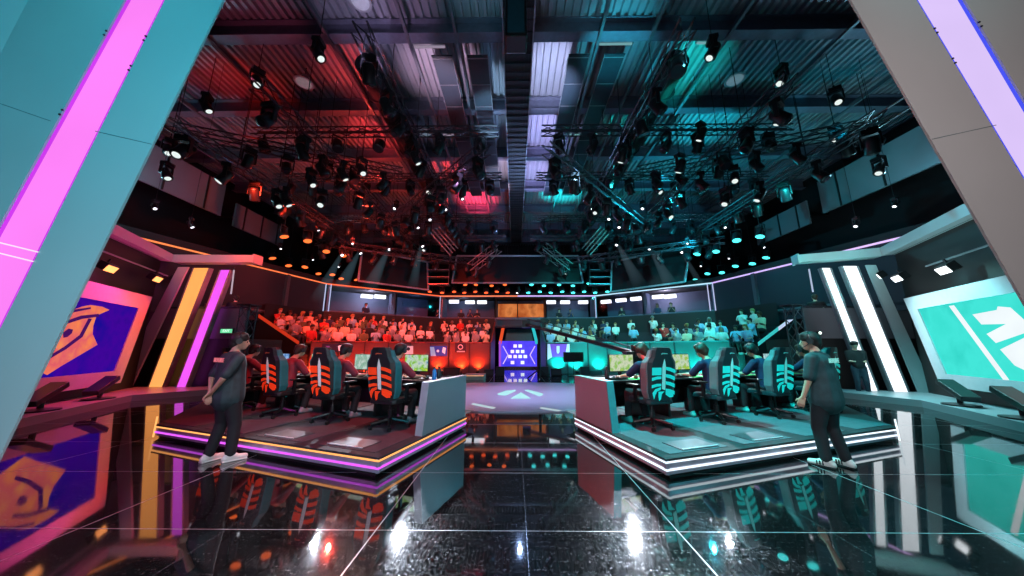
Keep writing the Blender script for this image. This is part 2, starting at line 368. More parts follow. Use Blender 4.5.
# ================================================================== SCREEN ALCOVES
def poly_on(mb, pts, n3, off):
    mb.prism([Vector(p) + Vector(n3) * off for p in pts], Vector(n3) * 0.004)
def alcove(s):
    side = SIDE[s]
    if s < 0:
        fl = [Vector(p) for p in ((-8.55, 4.05), (-9.78, 6.42), (-10.75, 8.29))]; corner_px, end_px = (172, 262), (252, 262)
        scr = ((139, 308), (115, 371)); tubes = (((194, 268), (208.5, 268), (148, 389), (161, 389)), ((221, 270), (229.5, 270), (176, 389), (184.5, 389))); post = ((178, 267), (188, 267), (112, 393), (128, 393))
        floods = ((101, 266), (150, 277), (171, 279)); mons = ((99, 398), (40, 408)); sof = 'c2b2b6'
    else:
        fl = [Vector(p) for p in ((8.35, 4.1), (9.46, 6.25), (10.18, 7.56))]; corner_px, end_px = (882, 256), (800, 262)
        scr = ((917, 309), (945.5, 374)); tubes = (((843, 266), (856.5, 266), (894, 391), (907.5, 391)), ((822, 268), (829.5, 268), (869, 391), (877.5, 391))); post = ((866, 265), (876, 265), (920, 395), (936, 395))
        floods = ((906, 276), (955, 267), (884, 275)); mons = ((960, 401), (1023, 412)); sof = 'b4c6c8'
    d = (fl[2] - fl[1]).normalized()                                      # away from the camera
    n = Vector((-s * abs(d.y), d.x * s * (1)))                            # towards the middle of the hall
    n = Vector((d.y, -d.x)); n = n if n.x * s < 0 else -n
    n3 = Vector((n.x, n.y, 0)); d3 = Vector((d.x, d.y, 0)); Z = Vector((0, 0, 1))
    bp = fl[2] - n * 0.8
    on = lambda u, v: vp(u, v, bp, n)
    C = on(*corner_px); E = az(*end_px, C.z)
    wd = (E - C); wd.z = 0; wl = wd.length; wd.normalize(); wn = Vector((wd.y, -wd.x, 0)); wn = wn if wn.y < 0 else -wn
    wp = lambda u, v: vp(u, v, C, wn)
    r = thing('screen_alcove', 'slanted stage alcove with %s light columns around a big screen' % ('orange and magenta' if s < 0 else 'two white'), 'stage set')
    sm = mat('alcove_sheet', 'b9bcc2', 0.4, 0.3, var=0.1, scale=1.5)
    # soffits
    a = C - d3 * 7.0
    MB().prism([a, C, C + Z * 0.30, a + Z * 0.30], -n3 * 0.45).build('soffit', sm, r)
    MB().prism([C, E, E + Z * 0.28, C + Z * 0.30], -wn * 0.4).build('soffit', sm, r)
    MB().box(E + wd * 0.03 - wn * 0.2 + Z * 0.14, (0.05, 0.46, 0.36), math.atan2(wd.y, wd.x)).build('soffit_cap', sm, r)
    # dark backing between soffit and screen, and wall behind screen
    bk = mat('alcove_black', '08080a', 0.6)
    MB().prism([a - n3 * .25, C - n3 * .25, C - n3 * .25 + Z * 0.3, a - n3 * .25 + Z * 0.3], n3 * 0.03).build('backing', bk, r)
    LH = 0.18
    z1, z0 = C.z, LH
    p, q = a - n3 * 0.3, C - n3 * 0.3
    MB().prism([(p.x, p.y, z0), (q.x, q.y, z0), (q.x, q.y, z1), (p.x, p.y, z1)], -n3 * 0.05).build('backing', bk, r)
    # ledge
    f0, f2 = fl[0] - d * 1.0, fl[2] + d * 1.4
    e2 = Vector((E.x, E.y)) + Vector((wn.x, wn.y)) * 0.5
    b2, b0 = Vector((C.x, C.y)) - n * 0.3 + d * 0.2, f0 - n * 1.2
    eb = Vector((E.x, E.y)) - Vector((wn.x, wn.y)) * 0.3
    lm = mat('ledge_sheet', '85878e', 0.35, 0.2, var=0.1, scale=2)
    lp = [f0, f2, e2, eb, b2, b0]
    MB().prism([(k.x, k.y, 0.0) for k in lp], (0, 0, LH)).build('ledge', lm, r)
    # columns of light
    cols = (glow('column_orange', 'ffa155', 1.25), glow('column_magenta', 'f058f5', 1.1)) if s < 0 else (glow('column_white', 'eef8ff', 1.6), glow('column_white', 'eef8ff', 1.6))
    for t, m in zip(tubes, cols):
        P = [wp(*t[0]), wp(*t[1]), wp(*t[3]), wp(*t[2])]
        zb = LH
        for k, top in ((2, 1), (3, 0)):
            D = P[k] - P[top]; P[k] = P[top] + D * ((zb - P[top].z) / D.z)
        MB().prism(P, -wn * 0.12).build('light_column', m, r)
        w_ = (P[1] - P[0]).normalized() * 0.035
        for i, j, sg in ((0, 3, -1), (1, 2, 1)):
            MB().prism([P[i] + w_ * sg * 1.6, P[i], P[j], P[j] + w_ * sg * 1.6], -wn * 0.16).build('column_edge', mat('column_edge', '8a8088', 0.4, 0.4), r)
    P = [wp(*post[0]), wp(*post[1]), wp(*post[3]), wp(*post[2])]
    for k, top in ((2, 1), (3, 0)):
        D = P[k] - P[top]; P[k] = P[top] + D * ((LH - P[top].z) / D.z)
    MB().prism(P, -wn * 0.06).build('post', sm, r)
    # track rail for the floods
    ra, rb = on(*floods[1]), on(*floods[0])
    MB().tube(ra + Z * .22 + d3 * .8 + n3 * .1, ra + Z * .2 - d3 * 5 + n3 * .1, 0.025).build('track_rail', ALU, r)
    for i, fp in enumerate(floods):
        c = on(*fp) + n3 * 0.12
        fr = tag(empty('floodlight', c), '%s floodlight under the alcove soffit, %s from the light columns' % ('amber' if s < 0 else 'white', {-1: ('third', 'second', 'first'), 1: ('second', 'third', 'first')}[s][i]), 'floodlight', 'alcove floodlights')
        Mx = Matrix((d3, -n3, Z)).transposed() @ Matrix.Rotation(0.5, 3, 'X')
        MB().box((0, 0, 0), (0.44, 0.2, 0.22), M=Mx).build('housing', PLASTIC, fr, bevel=0.01)
        MB().box(Mx @ Vector((0, -0.11, -0.02)), (0.40, 0.02, 0.18), M=Mx).build('lens', glow('flood_amber' if s < 0 else 'flood_white', 'ff9a58' if s < 0 else 'f4faff', (2.6 if i < 2 else 1.0)), fr)
        MB().box((0, 0, 0.15), (0.04, 0.04, 0.16), M=Mx).build('bracket', RIG, fr)
    # the screen
    tr, br = on(*scr[0]), on(*scr[1]); WID = 3.3
    tl, bl = tr - d3 * WID, br - d3 * WID
    sr = thing('video_screen', 'large slanted video screen showing a %s' % ('orange face emblem on purple' if s < 0 else 'teal field with white letter shapes'), 'screen')
    fm = mat('screen_frame', 'b4b0b8', 0.3, 0.35, var=0.1)
    up = (tr - br).normalized(); b = 0.5 if s < 0 else 0.42
    oTR, oTL, oBR, oBL = tr + d3 * b + up * b * .95, tl - d3 * b + up * b * .95, br + d3 * b - up * b * .8, bl - d3 * b - up * b * .8
    for quad in ((oTL, oTR, tr, tl), (bl, br, oBR, oBL), (tr, oTR, oBR, br), (oTL, tl, bl, oBL)):
        MB().prism(quad, -n3 * 0.12).build('frame', fm, sr)
    if s < 0:
        MB().prism([bl, br, tr, tl], -n3 * 0.02).build('display', screen_mat('display_purple', ('2a0a8c', '4406a0', '1c0c9a'), 0.9, 1.2), sr).location = -n3 * 0.03
        zz = lambda x, y: on(x / 3.6, 280 + y / 3.6) - n3 * 0.03
        mb = MB()
        poly_on(mb, [zz(*k) for k in ((175, 342), (225, 310), (355, 233), (338, 195), (340, 165), (352, 128), (398, 108), (372, 96), (330, 90), (300, 96), (262, 110), (235, 130), (140, 160), (100, 220), (90, 300))], n3, 0.004)
        mb.build('emblem', screen_mat('emblem_orange', ('ff8a50', 'e8606a', 'ff9a58'), 0.95, 1.5), sr)
        mb = MB()
        for pts in (((238, 160), (300, 140), (360, 132), (358, 122), (296, 128), (240, 148)), ((322, 138), (334, 140), (300, 205), (240, 250), (180, 285), (178, 275), (235, 240), (290, 198)), ((230, 190), (250, 175), (266, 178), (262, 192), (246, 205), (232, 208)), ((140, 160), (262, 118), (330, 104), (330, 98), (258, 108), (140, 148))):
            poly_on(mb, [zz(*k) for k in pts], n3, 0.012)
        mb.build('emblem_lines', glow('emblem_line', '5a1a78', 0.6), sr)
    else:
        MB().prism([bl, br, tr, tl], -n3 * 0.02).build('display', screen_mat('display_teal', ('3fe6d8', '46ecdf', '38dccf'), 0.95, 1.2), sr).location = -n3 * 0.03
        zz = lambda x, y: on(768 + x / 4, 250 + y / 4) - n3 * 0.03
        mb = MB()
        for pts in (((718, 224), (738, 221), (958, 520), (935, 520)), ((812, 258), (908, 240), (912, 226), (962, 230), (1060, 318), (905, 372), (868, 336), (945, 296), (848, 298)), ((922, 398), (1040, 340), (1150, 420), (1150, 560), (1060, 500), (980, 462))):
            poly_on(mb, [zz(*k) for k in pts], n3, 0.004)
        mb.build('white_lettering', glow('lettering_white', 'f2fbff', 1.0), sr)
    # little floor fixtures on the ledge
    for i, mp in enumerate(mons):
        c = vp(*mp, fl[2] - n * 0.35, n); c.z = LH + .001
        fr = thing('floor_lamp_unit', 'black tilted slab fixture on a round base on the %s-side ledge, %s the corner' % (side, 'nearer' if i == 0 else 'farther from'), 'stage light', c, math.atan2(d.y, d.x))
        MB().lathe([(0.3, 0), (0.3, 0.03), (0.06, 0.06)], 20).build('base', PLASTIC, fr)
        MB().tube((0, 0, 0.03), (0, 0, 0.34), 0.05).build('stem', PLASTIC, fr)
        MB().box((0, 0.0, 0.36), (0.85, 0.3, 0.13), M=Matrix.Rotation(-0.42, 3, 'Y')).build('head', PLASTIC, fr, bevel=0.015)
    # lights of the alcove
    m1 = (tr + tl) / 2 + n3 * 1.6
    k = 1.0
    c1, c2, c3, c4 = ('ff3c20', 'ff3898', 'ff7050', 'ff5060') if s < 0 else ('a8eef0', '90f0f0', '70f0e8', '60ecec')
    spot(C - d3 * 0.9 + n3 * 1.5 - Z * 0.4, br - d3 * 0.3, c1, 1100, 75, .8, .08)
    spot(C - d3 * 3.0 + n3 * 1.5 - Z * 0.4, (tl + br) / 2, c2, 750 if s < 0 else 1000, 85, .8, .08)
    spot(C - d3 * 2.6 + n3 * 2.4 - Z * 3.3, C - d3 * 1.8 + Z * .2, c2 if s < 0 else c1, 500, 80, .8, .08)
    spot(E - Z * 2.2 + wn * 1.6 - wd * 1.0, C + wd * 1.8, c3, 420, 80, .8, .08)
    spot(C - d3 * 3 + n3 * 2.2 - Z * 0.8, C - d3 * 3 + n3 * 0.6 - Z * 4.3, c4, 300 if s < 0 else 700, 110, .8, .08)
alcove(-1); alcove(1)
for s, c, e in ((-1, 'ff4a90', 900), (1, 'd0ffff', 800)):
    spot((s * 6.0, 5.0, 2.6), (s * 11.0, 8.4, 4.3), c, e, 50, .8, .08)
    spot((s * 7.0, 5.5, 2.2), (s * 9.6, 9.3, 4.2), 'ff9078' if s < 0 else 'e0ffff', 350, 34, .8, .08)
# ================================================================== PEOPLE
def blend_mesh(name, caps, voxel, mats, smooth=4, tagged=None):
    """one continuous skin grown round tapered limbs; tagged = list of (cap index ranges) per material"""
    mb = MB()
    for c in caps:
        a, b, r0, r1 = Vector(c[0]), Vector(c[1]), c[2], c[3]
        n = 12
        if (b - a).length < 1e-4:
            mb.sphere(a, r0, n, c[5] if len(c) > 5 else (1, 1, 1)); continue
        dv = (b - a).normalized(); u = dv.orthogonal().normalized(); w_ = dv.cross(u)
        rings = []
        for k in range(1, 5): t = PI / 2 * k / 5; rings.append((a - dv * r0 * math.cos(t), r0 * math.sin(t)))
        rings.append((a, r0)); rings.append((b, r1))
        for k in range(4, 0, -1): t = PI / 2 * k / 5; rings.append((b + dv * r1 * math.cos(t), r1 * math.sin(t)))
        sx = c[5] if len(c) > 5 else (1, 1, 1)
        R = []
        for p, rr in rings:
            ring = []
            for i in range(n):
                o = (u * math.cos(2 * PI * i / n) + w_ * math.sin(2 * PI * i / n)) * rr
                o = Vector((o.x * sx[0], o.y * sx[1], o.z * sx[2])); ring.append(p + o)
            R.append(ring)
        mb.loft(R)
    me = mb.mesh(name, BLACK); o = bpy.data.objects.new(name, me); COL.objects.link(o)
    m = o.modifiers.new('r', 'REMESH'); m.mode = 'VOXEL'; m.voxel_size = voxel; m.use_smooth_shade = True
    if smooth:
        k = o.modifiers.new('s', 'SMOOTH'); k.iterations = smooth; k.factor = 0.5
    dg = bpy.context.evaluated_depsgraph_get(); ev = o.evaluated_get(dg)
    out = bpy.data.meshes.new_from_object(ev, depsgraph=dg); out.name = name
    bpy.data.objects.remove(o); bpy.data.meshes.remove(me)
    out.materials.clear()
    for q in (mats if isinstance(mats, (list, tuple)) else [mats]): out.materials.append(q)
    for p in out.polygons: p.use_smooth = True; p.material_index = 0
    return out
def join_mesh(name, a, b):
    bm = bmesh.new(); bm.from_mesh(a); bm.from_mesh(b); bm.to_mesh(a); bm.free()
    for p in a.polygons: p.use_smooth = True
    return a
def ik(a, c, l1, l2, pole):
    a, c = Vector(a), Vector(c); d = c - a; L = min(d.length, (l1 + l2) * .995); u = d.normalized()
    if d.length > L: c = a + u * L
    x = (l1 * l1 - l2 * l2 + L * L) / (2 * L); h = math.sqrt(max(0, l1 * l1 - x * x))
    p = Vector(pole); p = (p - u * p.dot(u)).normalized()
    return a + u * x + p * h, c
def head_caps(hc, yaw=0, pitch=0, roll=0):
    R = Matrix.Rotation(yaw, 3, 'Z') @ Matrix.Rotation(roll, 3, 'Y') @ Matrix.Rotation(pitch, 3, 'X'); hc = Vector(hc)
    T = lambda p: hc + R @ Vector(p)
    face = [(T((0, -.012, .03)), T((0, .012, .03)), .09, .088), (T((0, .03, .0)), T((0, .03, -.02)), .074, .07), (T((0, .03, -.04)), T((0, .062, -.085)), .062, .036),
            (T((0, .098, .004)), T((0, .116, -.028)), .011, .017), (T((-.02, .094, -.062)), T((.02, .094, -.062)), .012, .012), (T((-.035, .086, .022)), T((.035, .086, .022)), .014, .014),
            (T((-.085, -.008, .015)), T((-.083, -.004, -.03)), .018, .014), (T((.085, -.008, .015)), T((.083, -.004, -.03)), .018, .014)]
    eyes = [T((-.033, .088, .0)), T((.033, .088, .0))]
    return face, eyes, T
def hair_caps(T, kind):
    h = [(T((0, -.02, .04)), T((0, .005, .05)), .105, .1), (T((0, -.045, .0)), T((0, -.05, -.03)), .082, .07)]
    if kind == 'short': h += [(T((-.05, .05, .095)), T((.05, .05, .095)), .038, .038), (T((0, -.06, -.06)), T((0, -.055, -.08)), .05, .04)]
    if kind == 'bushy': h += [(T((-.05, .055, .09)), T((.05, .055, .09)), .05, .05), (T((-.06, -.03, .02)), T((.06, -.03, .02)), .072, .072), (T((0, -.05, .09)), T((.02, .03, .12)), .06, .05), (T((0, -.07, -.04)), T((0, -.06, -.09)), .06, .045)]
    if kind == 'long': h += [(T((-.05, .05, .09)), T((.05, .05, .09)), .042, .042), (T((-.075, -.02, .0)), T((-.085, -.03, -.2)), .05, .04), (T((.075, -.02, .0)), T((.085, -.03, -.2)), .05, .04), (T((0, -.07, -.02)), T((0, -.09, -.22)), .075, .06)]
    if kind == 'bald': h = [(T((0, -.045, .03)), T((0, -.05, -.03)), .088, .07)]
    if kind == 'cap': h += [(T((0, .02, .075)), T((0, -.03, .075)), .092, .092), (T((-.03, .12, .065)), T((.03, .12, .065)), .04, .04, 0, (1, 1, .3))]
    return h
def hand_mesh(wrist, elbow, palm_n, curl=0.5, sgn=1):
    """palm, four unequal fingers with two bends each and a thumb"""
    wrist = Vector(wrist); d = (wrist - Vector(elbow)).normalized(); nn = Vector(palm_n); nn = (nn - d * nn.dot(d)).normalized(); sd = d.cross(nn) * sgn
    caps = []
    for i, (k, ln) in enumerate(((-.03, .068), (-.01, .08), (.01, .076), (.03, .058))):
        b = wrist + d * .085 + sd * k
        caps.append((wrist + d * .0 + sd * k * .6, b, .016, .013))
        dir_ = d; p = b
        for j, fr in enumerate((.45, .32, .23)):
            ang = curl * (0.5 + .35 * j)
            dir_ = (Matrix.Rotation(-ang * 1, 3, sd.cross(Vector((0, 0, 0))) if False else d.cross(nn)) @ dir_) if False else (dir_ * math.cos(ang) + nn * math.sin(ang) * 1.0).normalized()
            q = p + dir_ * ln * fr * 1.05; caps.append((p, q, .0105 - .001 * j, .0095 - .001 * j)); p = q
    t0 = wrist + d * .025 - sd * .022
    t1 = t0 + (d * .6 - sd * .75 + nn * .35).normalized() * .04; t2 = t1 + (d * .85 - sd * .3 + nn * .4).normalized() * .032
    caps += [(t0, t1, .015, .0125), (t1, t2, .012, .0095)]
    return caps
def skinm(k, c): return mat('skin_' + k, c, 0.55, var=0.08, scale=14)
HAIRM = {k: mat('hair_' + k, c, 0.6, var=0.4, scale=60) for k, c in (('black', '14110f'), ('brown', '3a2516'), ('sandy', '8a6238'), ('blond', 'b08a50'), ('grey', '6a6a6a'))}
SHOE = mat('white_shoe', 'd8d8d4', 0.5)
def seated_pose(hands, lean=0.0, hy=0.0, head=(0, 0, 0), feet=((-.13, .42), (.13, .42)), hip=.50, knees=None):
    J = {}
    J['pel'] = Vector((0, 0, hip)); J['che'] = Vector((0, lean * .6, hip + .36)); J['neck'] = Vector((0, lean, hip + .58))
    J['head'] = Vector((0, lean + .035 + hy, hip + .76))
    J['sh'] = [Vector((-.185, lean * .95, hip + .52)), Vector((.185, lean * .95, hip + .52))]
    J['hip'] = [Vector((-.09, .0, hip)), Vector((.09, .0, hip))]
    J['ank'] = [Vector((f[0], f[1], .10)) for f in feet]
    J['knee'] = []
    for i in (0, 1):
        k, an = ik(J['hip'][i], J['ank'][i], .43, .42, (0, .6, 1)); J['knee'].append(k); J['ank'][i] = an
    J['el'] = []; J['wr'] = []
    for i in (0, 1):
        e, wv = ik(J['sh'][i], hands[i], .29, .26, ((-1 if i == 0 else 1) * .55, -.4, -.75)); J['el'].append(e); J['wr'].append(wv)
    J['hd'] = head
    return J
def standing_pose(hands, head=(0, 0, 0), feet=((-.11, .0), (.11, .0)), poles=None, lean=0.0):
    J = {'pel': Vector((0, 0, .95)), 'che': Vector((0, lean * .5 - .01, 1.24)), 'neck': Vector((0, lean - .01, 1.47)), 'head': Vector((0, lean + .03, 1.645))}
    J['sh'] = [Vector((-.195, lean - .02, 1.41)), Vector((.195, lean - .02, 1.41))]
    J['hip'] = [Vector((-.095, 0, .92)), Vector((.095, 0, .92))]
    J['ank'] = [Vector((f[0], f[1], .085)) for f in feet]
    J['knee'] = []
    for i in (0, 1):
        k, an = ik(J['hip'][i], J['ank'][i], .425, .42, (0, 1, 0)); J['knee'].append(k); J['ank'][i] = an
    J['el'] = []; J['wr'] = []
    for i in (0, 1):
        pl = poles[i] if poles else ((-1 if i == 0 else 1) * .3, -1, 0)
        e, wv = ik(J['sh'][i], hands[i], .30, .26, pl); J['el'].append(e); J['wr'].append(wv)
    J['hd'] = head
    return J
def figure(J, vox, hair='short', fat=1.0, detail=True, footdir=((0, 1), (0, 1)), hem=-.03):
    """returns meshes: body, hair, top, trousers, shoes(2), eyes"""
    face, eyes, T = head_caps(J['head'], *J['hd'])
    body = list(face)
    body += [(J['head'] + Vector((0, -.02, -.06)), J['neck'], .052, .058), (J['neck'], J['che'], .07, .13 * fat), (J['che'], J['pel'], .12 * fat, .125 * fat)]
    for i in (0, 1):
        body += [(J['neck'] - Vector((0, 0, .03)), J['sh'][i], .05, .058), (J['sh'][i], J['el'][i], .05, .04), (J['el'][i], J['wr'][i], .04, .027),
                 (J['hip'][i], J['knee'][i], .08, .055), (J['knee'][i], J['ank'][i], .055, .038)]
    M = {'body': blend_mesh('body', body, vox, MATS['hall_wall'])}
    M['hair'] = blend_mesh('hair', hair_caps(T, hair), max(.011, vox * .8), HAIRM['black'], 2)
    top = [(J['che'] + Vector((0, 0, .08)), J['che'] - Vector((0, 0, .02)), .165 * fat, .16 * fat, 0, (1.08, .82, 1)), (J['che'], J['pel'] - Vector((0, 0, hem)), .155 * fat, .165 * fat + max(0, hem) * .25, 0, (1.08, .9, 1)), (J['neck'] - Vector((0, 0, .0)), J['neck'] - Vector((0, 0, .05)), .068, .09)]
    for i in (0, 1):
        m = J['sh'][i].lerp(J['el'][i], .85)
        top += [(J['neck'] - Vector((0, 0, .05)), J['sh'][i], .07, .075), (J['sh'][i], m, .076, .066)]
    M['top'] = blend_mesh('shirt', top, vox * 1.15, BLACK)
    tr = [(J['pel'] + Vector((0, 0, .06)), J['pel'] - Vector((0, 0, .01)), .15 * fat, .14 * fat, 0, (1.05, .9, 1))]
    for i in (0, 1):
        an = J['knee'][i].lerp(J['ank'][i], .93)
        tr += [(J['hip'][i], J['knee'][i], .105 * fat, .08), (J['knee'][i], an, .08, .066)]
    M['trousers'] = blend_mesh('trousers', tr, vox * 1.15, BLACK)
    M['shoes'] = []
    for i in (0, 1):
        a = J['ank'][i]; f = Vector((*footdir[i], 0)).normalized()
        M['shoes'].append(blend_mesh('shoe', [(Vector((a.x, a.y, .045)) - f * .05, Vector((a.x, a.y, .04)) + f * .16, .045, .04), (a - f * .02, Vector((a.x, a.y, .06)) + f * .05, .05, .045)], .014 if detail else .03, SHOE, 2))
    M['eyes'] = eyes; M['T'] = T
    return M
def person_obj(M, name, skin, hairm, topm, trm, shoem, parent=None, hands=None, eyes=False, top_name='shirt', loc=(0, 0, 0), rz=0.0):
    b = put(name, M['body']); b.location = loc; b.rotation_euler = (0, 0, rz)
    if hands:
        for caps in hands:
            h = blend_mesh('hand', caps, .0055, skin, 1); join_mesh('body', M['body'], h)
    M['body'].materials.clear(); M['body'].materials.append(skin)
    for p in M['body'].polygons: p.material_index = 0
    for k, nm, m in (('hair', 'hair', hairm), ('top', top_name, topm), ('trousers', 'trousers', trm)):
        M[k].materials.clear(); M[k].materials.append(m); put(nm, M[k], b)
    for s_ in M['shoes']:
        s_.materials.clear(); s_.materials.append(shoem); put('shoe', s_, b)
    if eyes:
        for e in M['eyes']: MB().sphere(e, .0125, 8).build('eye', mat('eye', '201814', 0.2), b, True)
    return b
def headset(parent, T, colm, mic=True):
    pts = [T((.1 * math.cos(a), -.005, .03 + .105 * math.sin(a))) for a in [PI * i / 10 for i in range(11)]]
    h = MB().path(pts, .016, 8).build('headset', colm, parent)
    for sx in (-1, 1): MB().tube(T((sx * .085, -.005, .0)), T((sx * .115, -.005, .0)), .04, n=14).build('ear_cup', colm, h)
    if mic: MB().path([T((-.1, .0, -.02)), T((-.095, .06, -.06)), T((-.05, .105, -.075))], .006).build('microphone', colm, h)
# ---------------------------------------------------------------- referees
def text_mesh(txt, size, name, m, parent, loc, R, extr=.002):
    cu = bpy.data.curves.new(name, 'FONT'); cu.body = txt; cu.size = size; cu.extrude = extr; cu.align_x = 'CENTER'; cu.align_y = 'CENTER'
    t = bpy.data.objects.new(name, cu); COL.objects.link(t)
    dg = bpy.context.evaluated_depsgraph_get(); me = bpy.data.meshes.new_from_object(t.evaluated_get(dg), depsgraph=dg)
    bpy.data.objects.remove(t); me.materials.clear(); me.materials.append(m)
    o = put(name, me, parent); o.matrix_basis = Matrix.Translation(loc) @ R.to_4x4(); return o
REFSHIRT = mat('referee_polo', '22383c', 0.7, var=0.75, scale=11); REFPANTS = mat('referee_trousers', '12151b', 0.8, var=0.4, scale=10)
def referee(s):
    f = Vector((-s * .46, .89)).normalized(); rz = math.atan2(-f.x, f.y)
    if s < 0:
        J = standing_pose([(-.05, -.19, .93), (.03, -.20, .95)], head=(-.35, -.05, 0), feet=((-.13, -.06), (.12, .09)), poles=[(-1, -.35, 0), (1, -.35, 0)])
        loc = (-4.13, 4.62, 0)
    else:
        J = standing_pose([(-.25, .15, .86), (.25, -.04, .86)], head=(.3, -.12, 0), feet=((-.12, .06), (.12, -.06)), poles=[(-.5, -1, 0), (.6, -1, 0)], lean=.02)
        loc = (4.26, 4.5, 0)
    hands = []
    for i in (0, 1):
        pn = (0, .0, -1) if s < 0 else ((1 if i == 0 else -1), .2, 0)
        hands.append(hand_mesh(J['wr'][i], J['el'][i], pn, .75 if s < 0 else .55, 1 if i == 0 else -1))
    M = figure(J, .0125, 'short', 1.15, True, ((-.15, 1), (.25, 1)), .085)
    b = person_obj(M, 'person', skinm('referee', 'c49a82'), HAIRM['black'], REFSHIRT, REFPANTS, mat('trainer', 'd4d2ce' if s < 0 else 'c8ccd0', .5), None, hands, True, 'polo_shirt', loc, rz)
    tag(b, 'person in a black referee polo standing with hands clasped behind the back' if s < 0 else 'person in a black referee polo standing with arms hanging, holding a handset', 'person')
    headset(b, M['T'], PLASTIC, True)
    R = Matrix(((1, 0, 0), (0, 0, -1), (0, 1, 0)))
    # lettering on the shoulders; reads from behind
    y = J['che'].y - .152
    text_mesh('REFEREE', .085, 'lettering', glow('ref_text_red', 'ff8090', .7) if s < 0 else glow('ref_text_teal', '8ff0e8', .8), b, Vector((.0, y - .012, 1.38)), R, .004)
    if s > 0:
        e = J['wr'][0]
        wt = thing('walkie_talkie', 'black handset with a cord held by the referee on the teal side', 'radio', (0, 0, 0))
        mw = Matrix.Translation(loc) @ Matrix.Rotation(rz, 4, 'Z'); wt.location = mw @ (e + Vector((.028, .02, -.09))); wt.rotation_euler = (0.5, 0, rz)
        MB().box((0, 0, 0), (.05, .032, .14)).build('body', PLASTIC, wt, bevel=.006); MB().tube((.012, 0, .07), (.012, 0, .15), .006).build('aerial', PLASTIC, wt)
        MB().path([(0, 0, -.07), (.05, .08, -.11), (.14, .1, -.06), (.2, .02, -.03)], .007).build('cord', PLASTIC, wt)
    for i, sh in enumerate([c for c in b.children if c.name.startswith('shoe')]):
        a = J['ank'][i]; fd = Vector(((-.15, .25)[i], 1, 0)).normalized()
        MB().box(Vector((a.x, a.y, .012)) + fd * .055, (.088, .27, .022), math.atan2(-fd.x, fd.y)).build('sole', mat('sole', '1a1c1e', .8) if s > 0 else SHOE, sh, bevel=.008)
        if s > 0:
            for k in range(3):
                sd = Vector((fd.y, -fd.x, 0))
                MB().box(Vector((a.x, a.y, .055)) + fd * (.03 + .03 * k) - sd * .046, (.006, .014, .05), math.atan2(-fd.x, fd.y)).build('stripe', PLASTIC, sh)
referee(-1); referee(1)
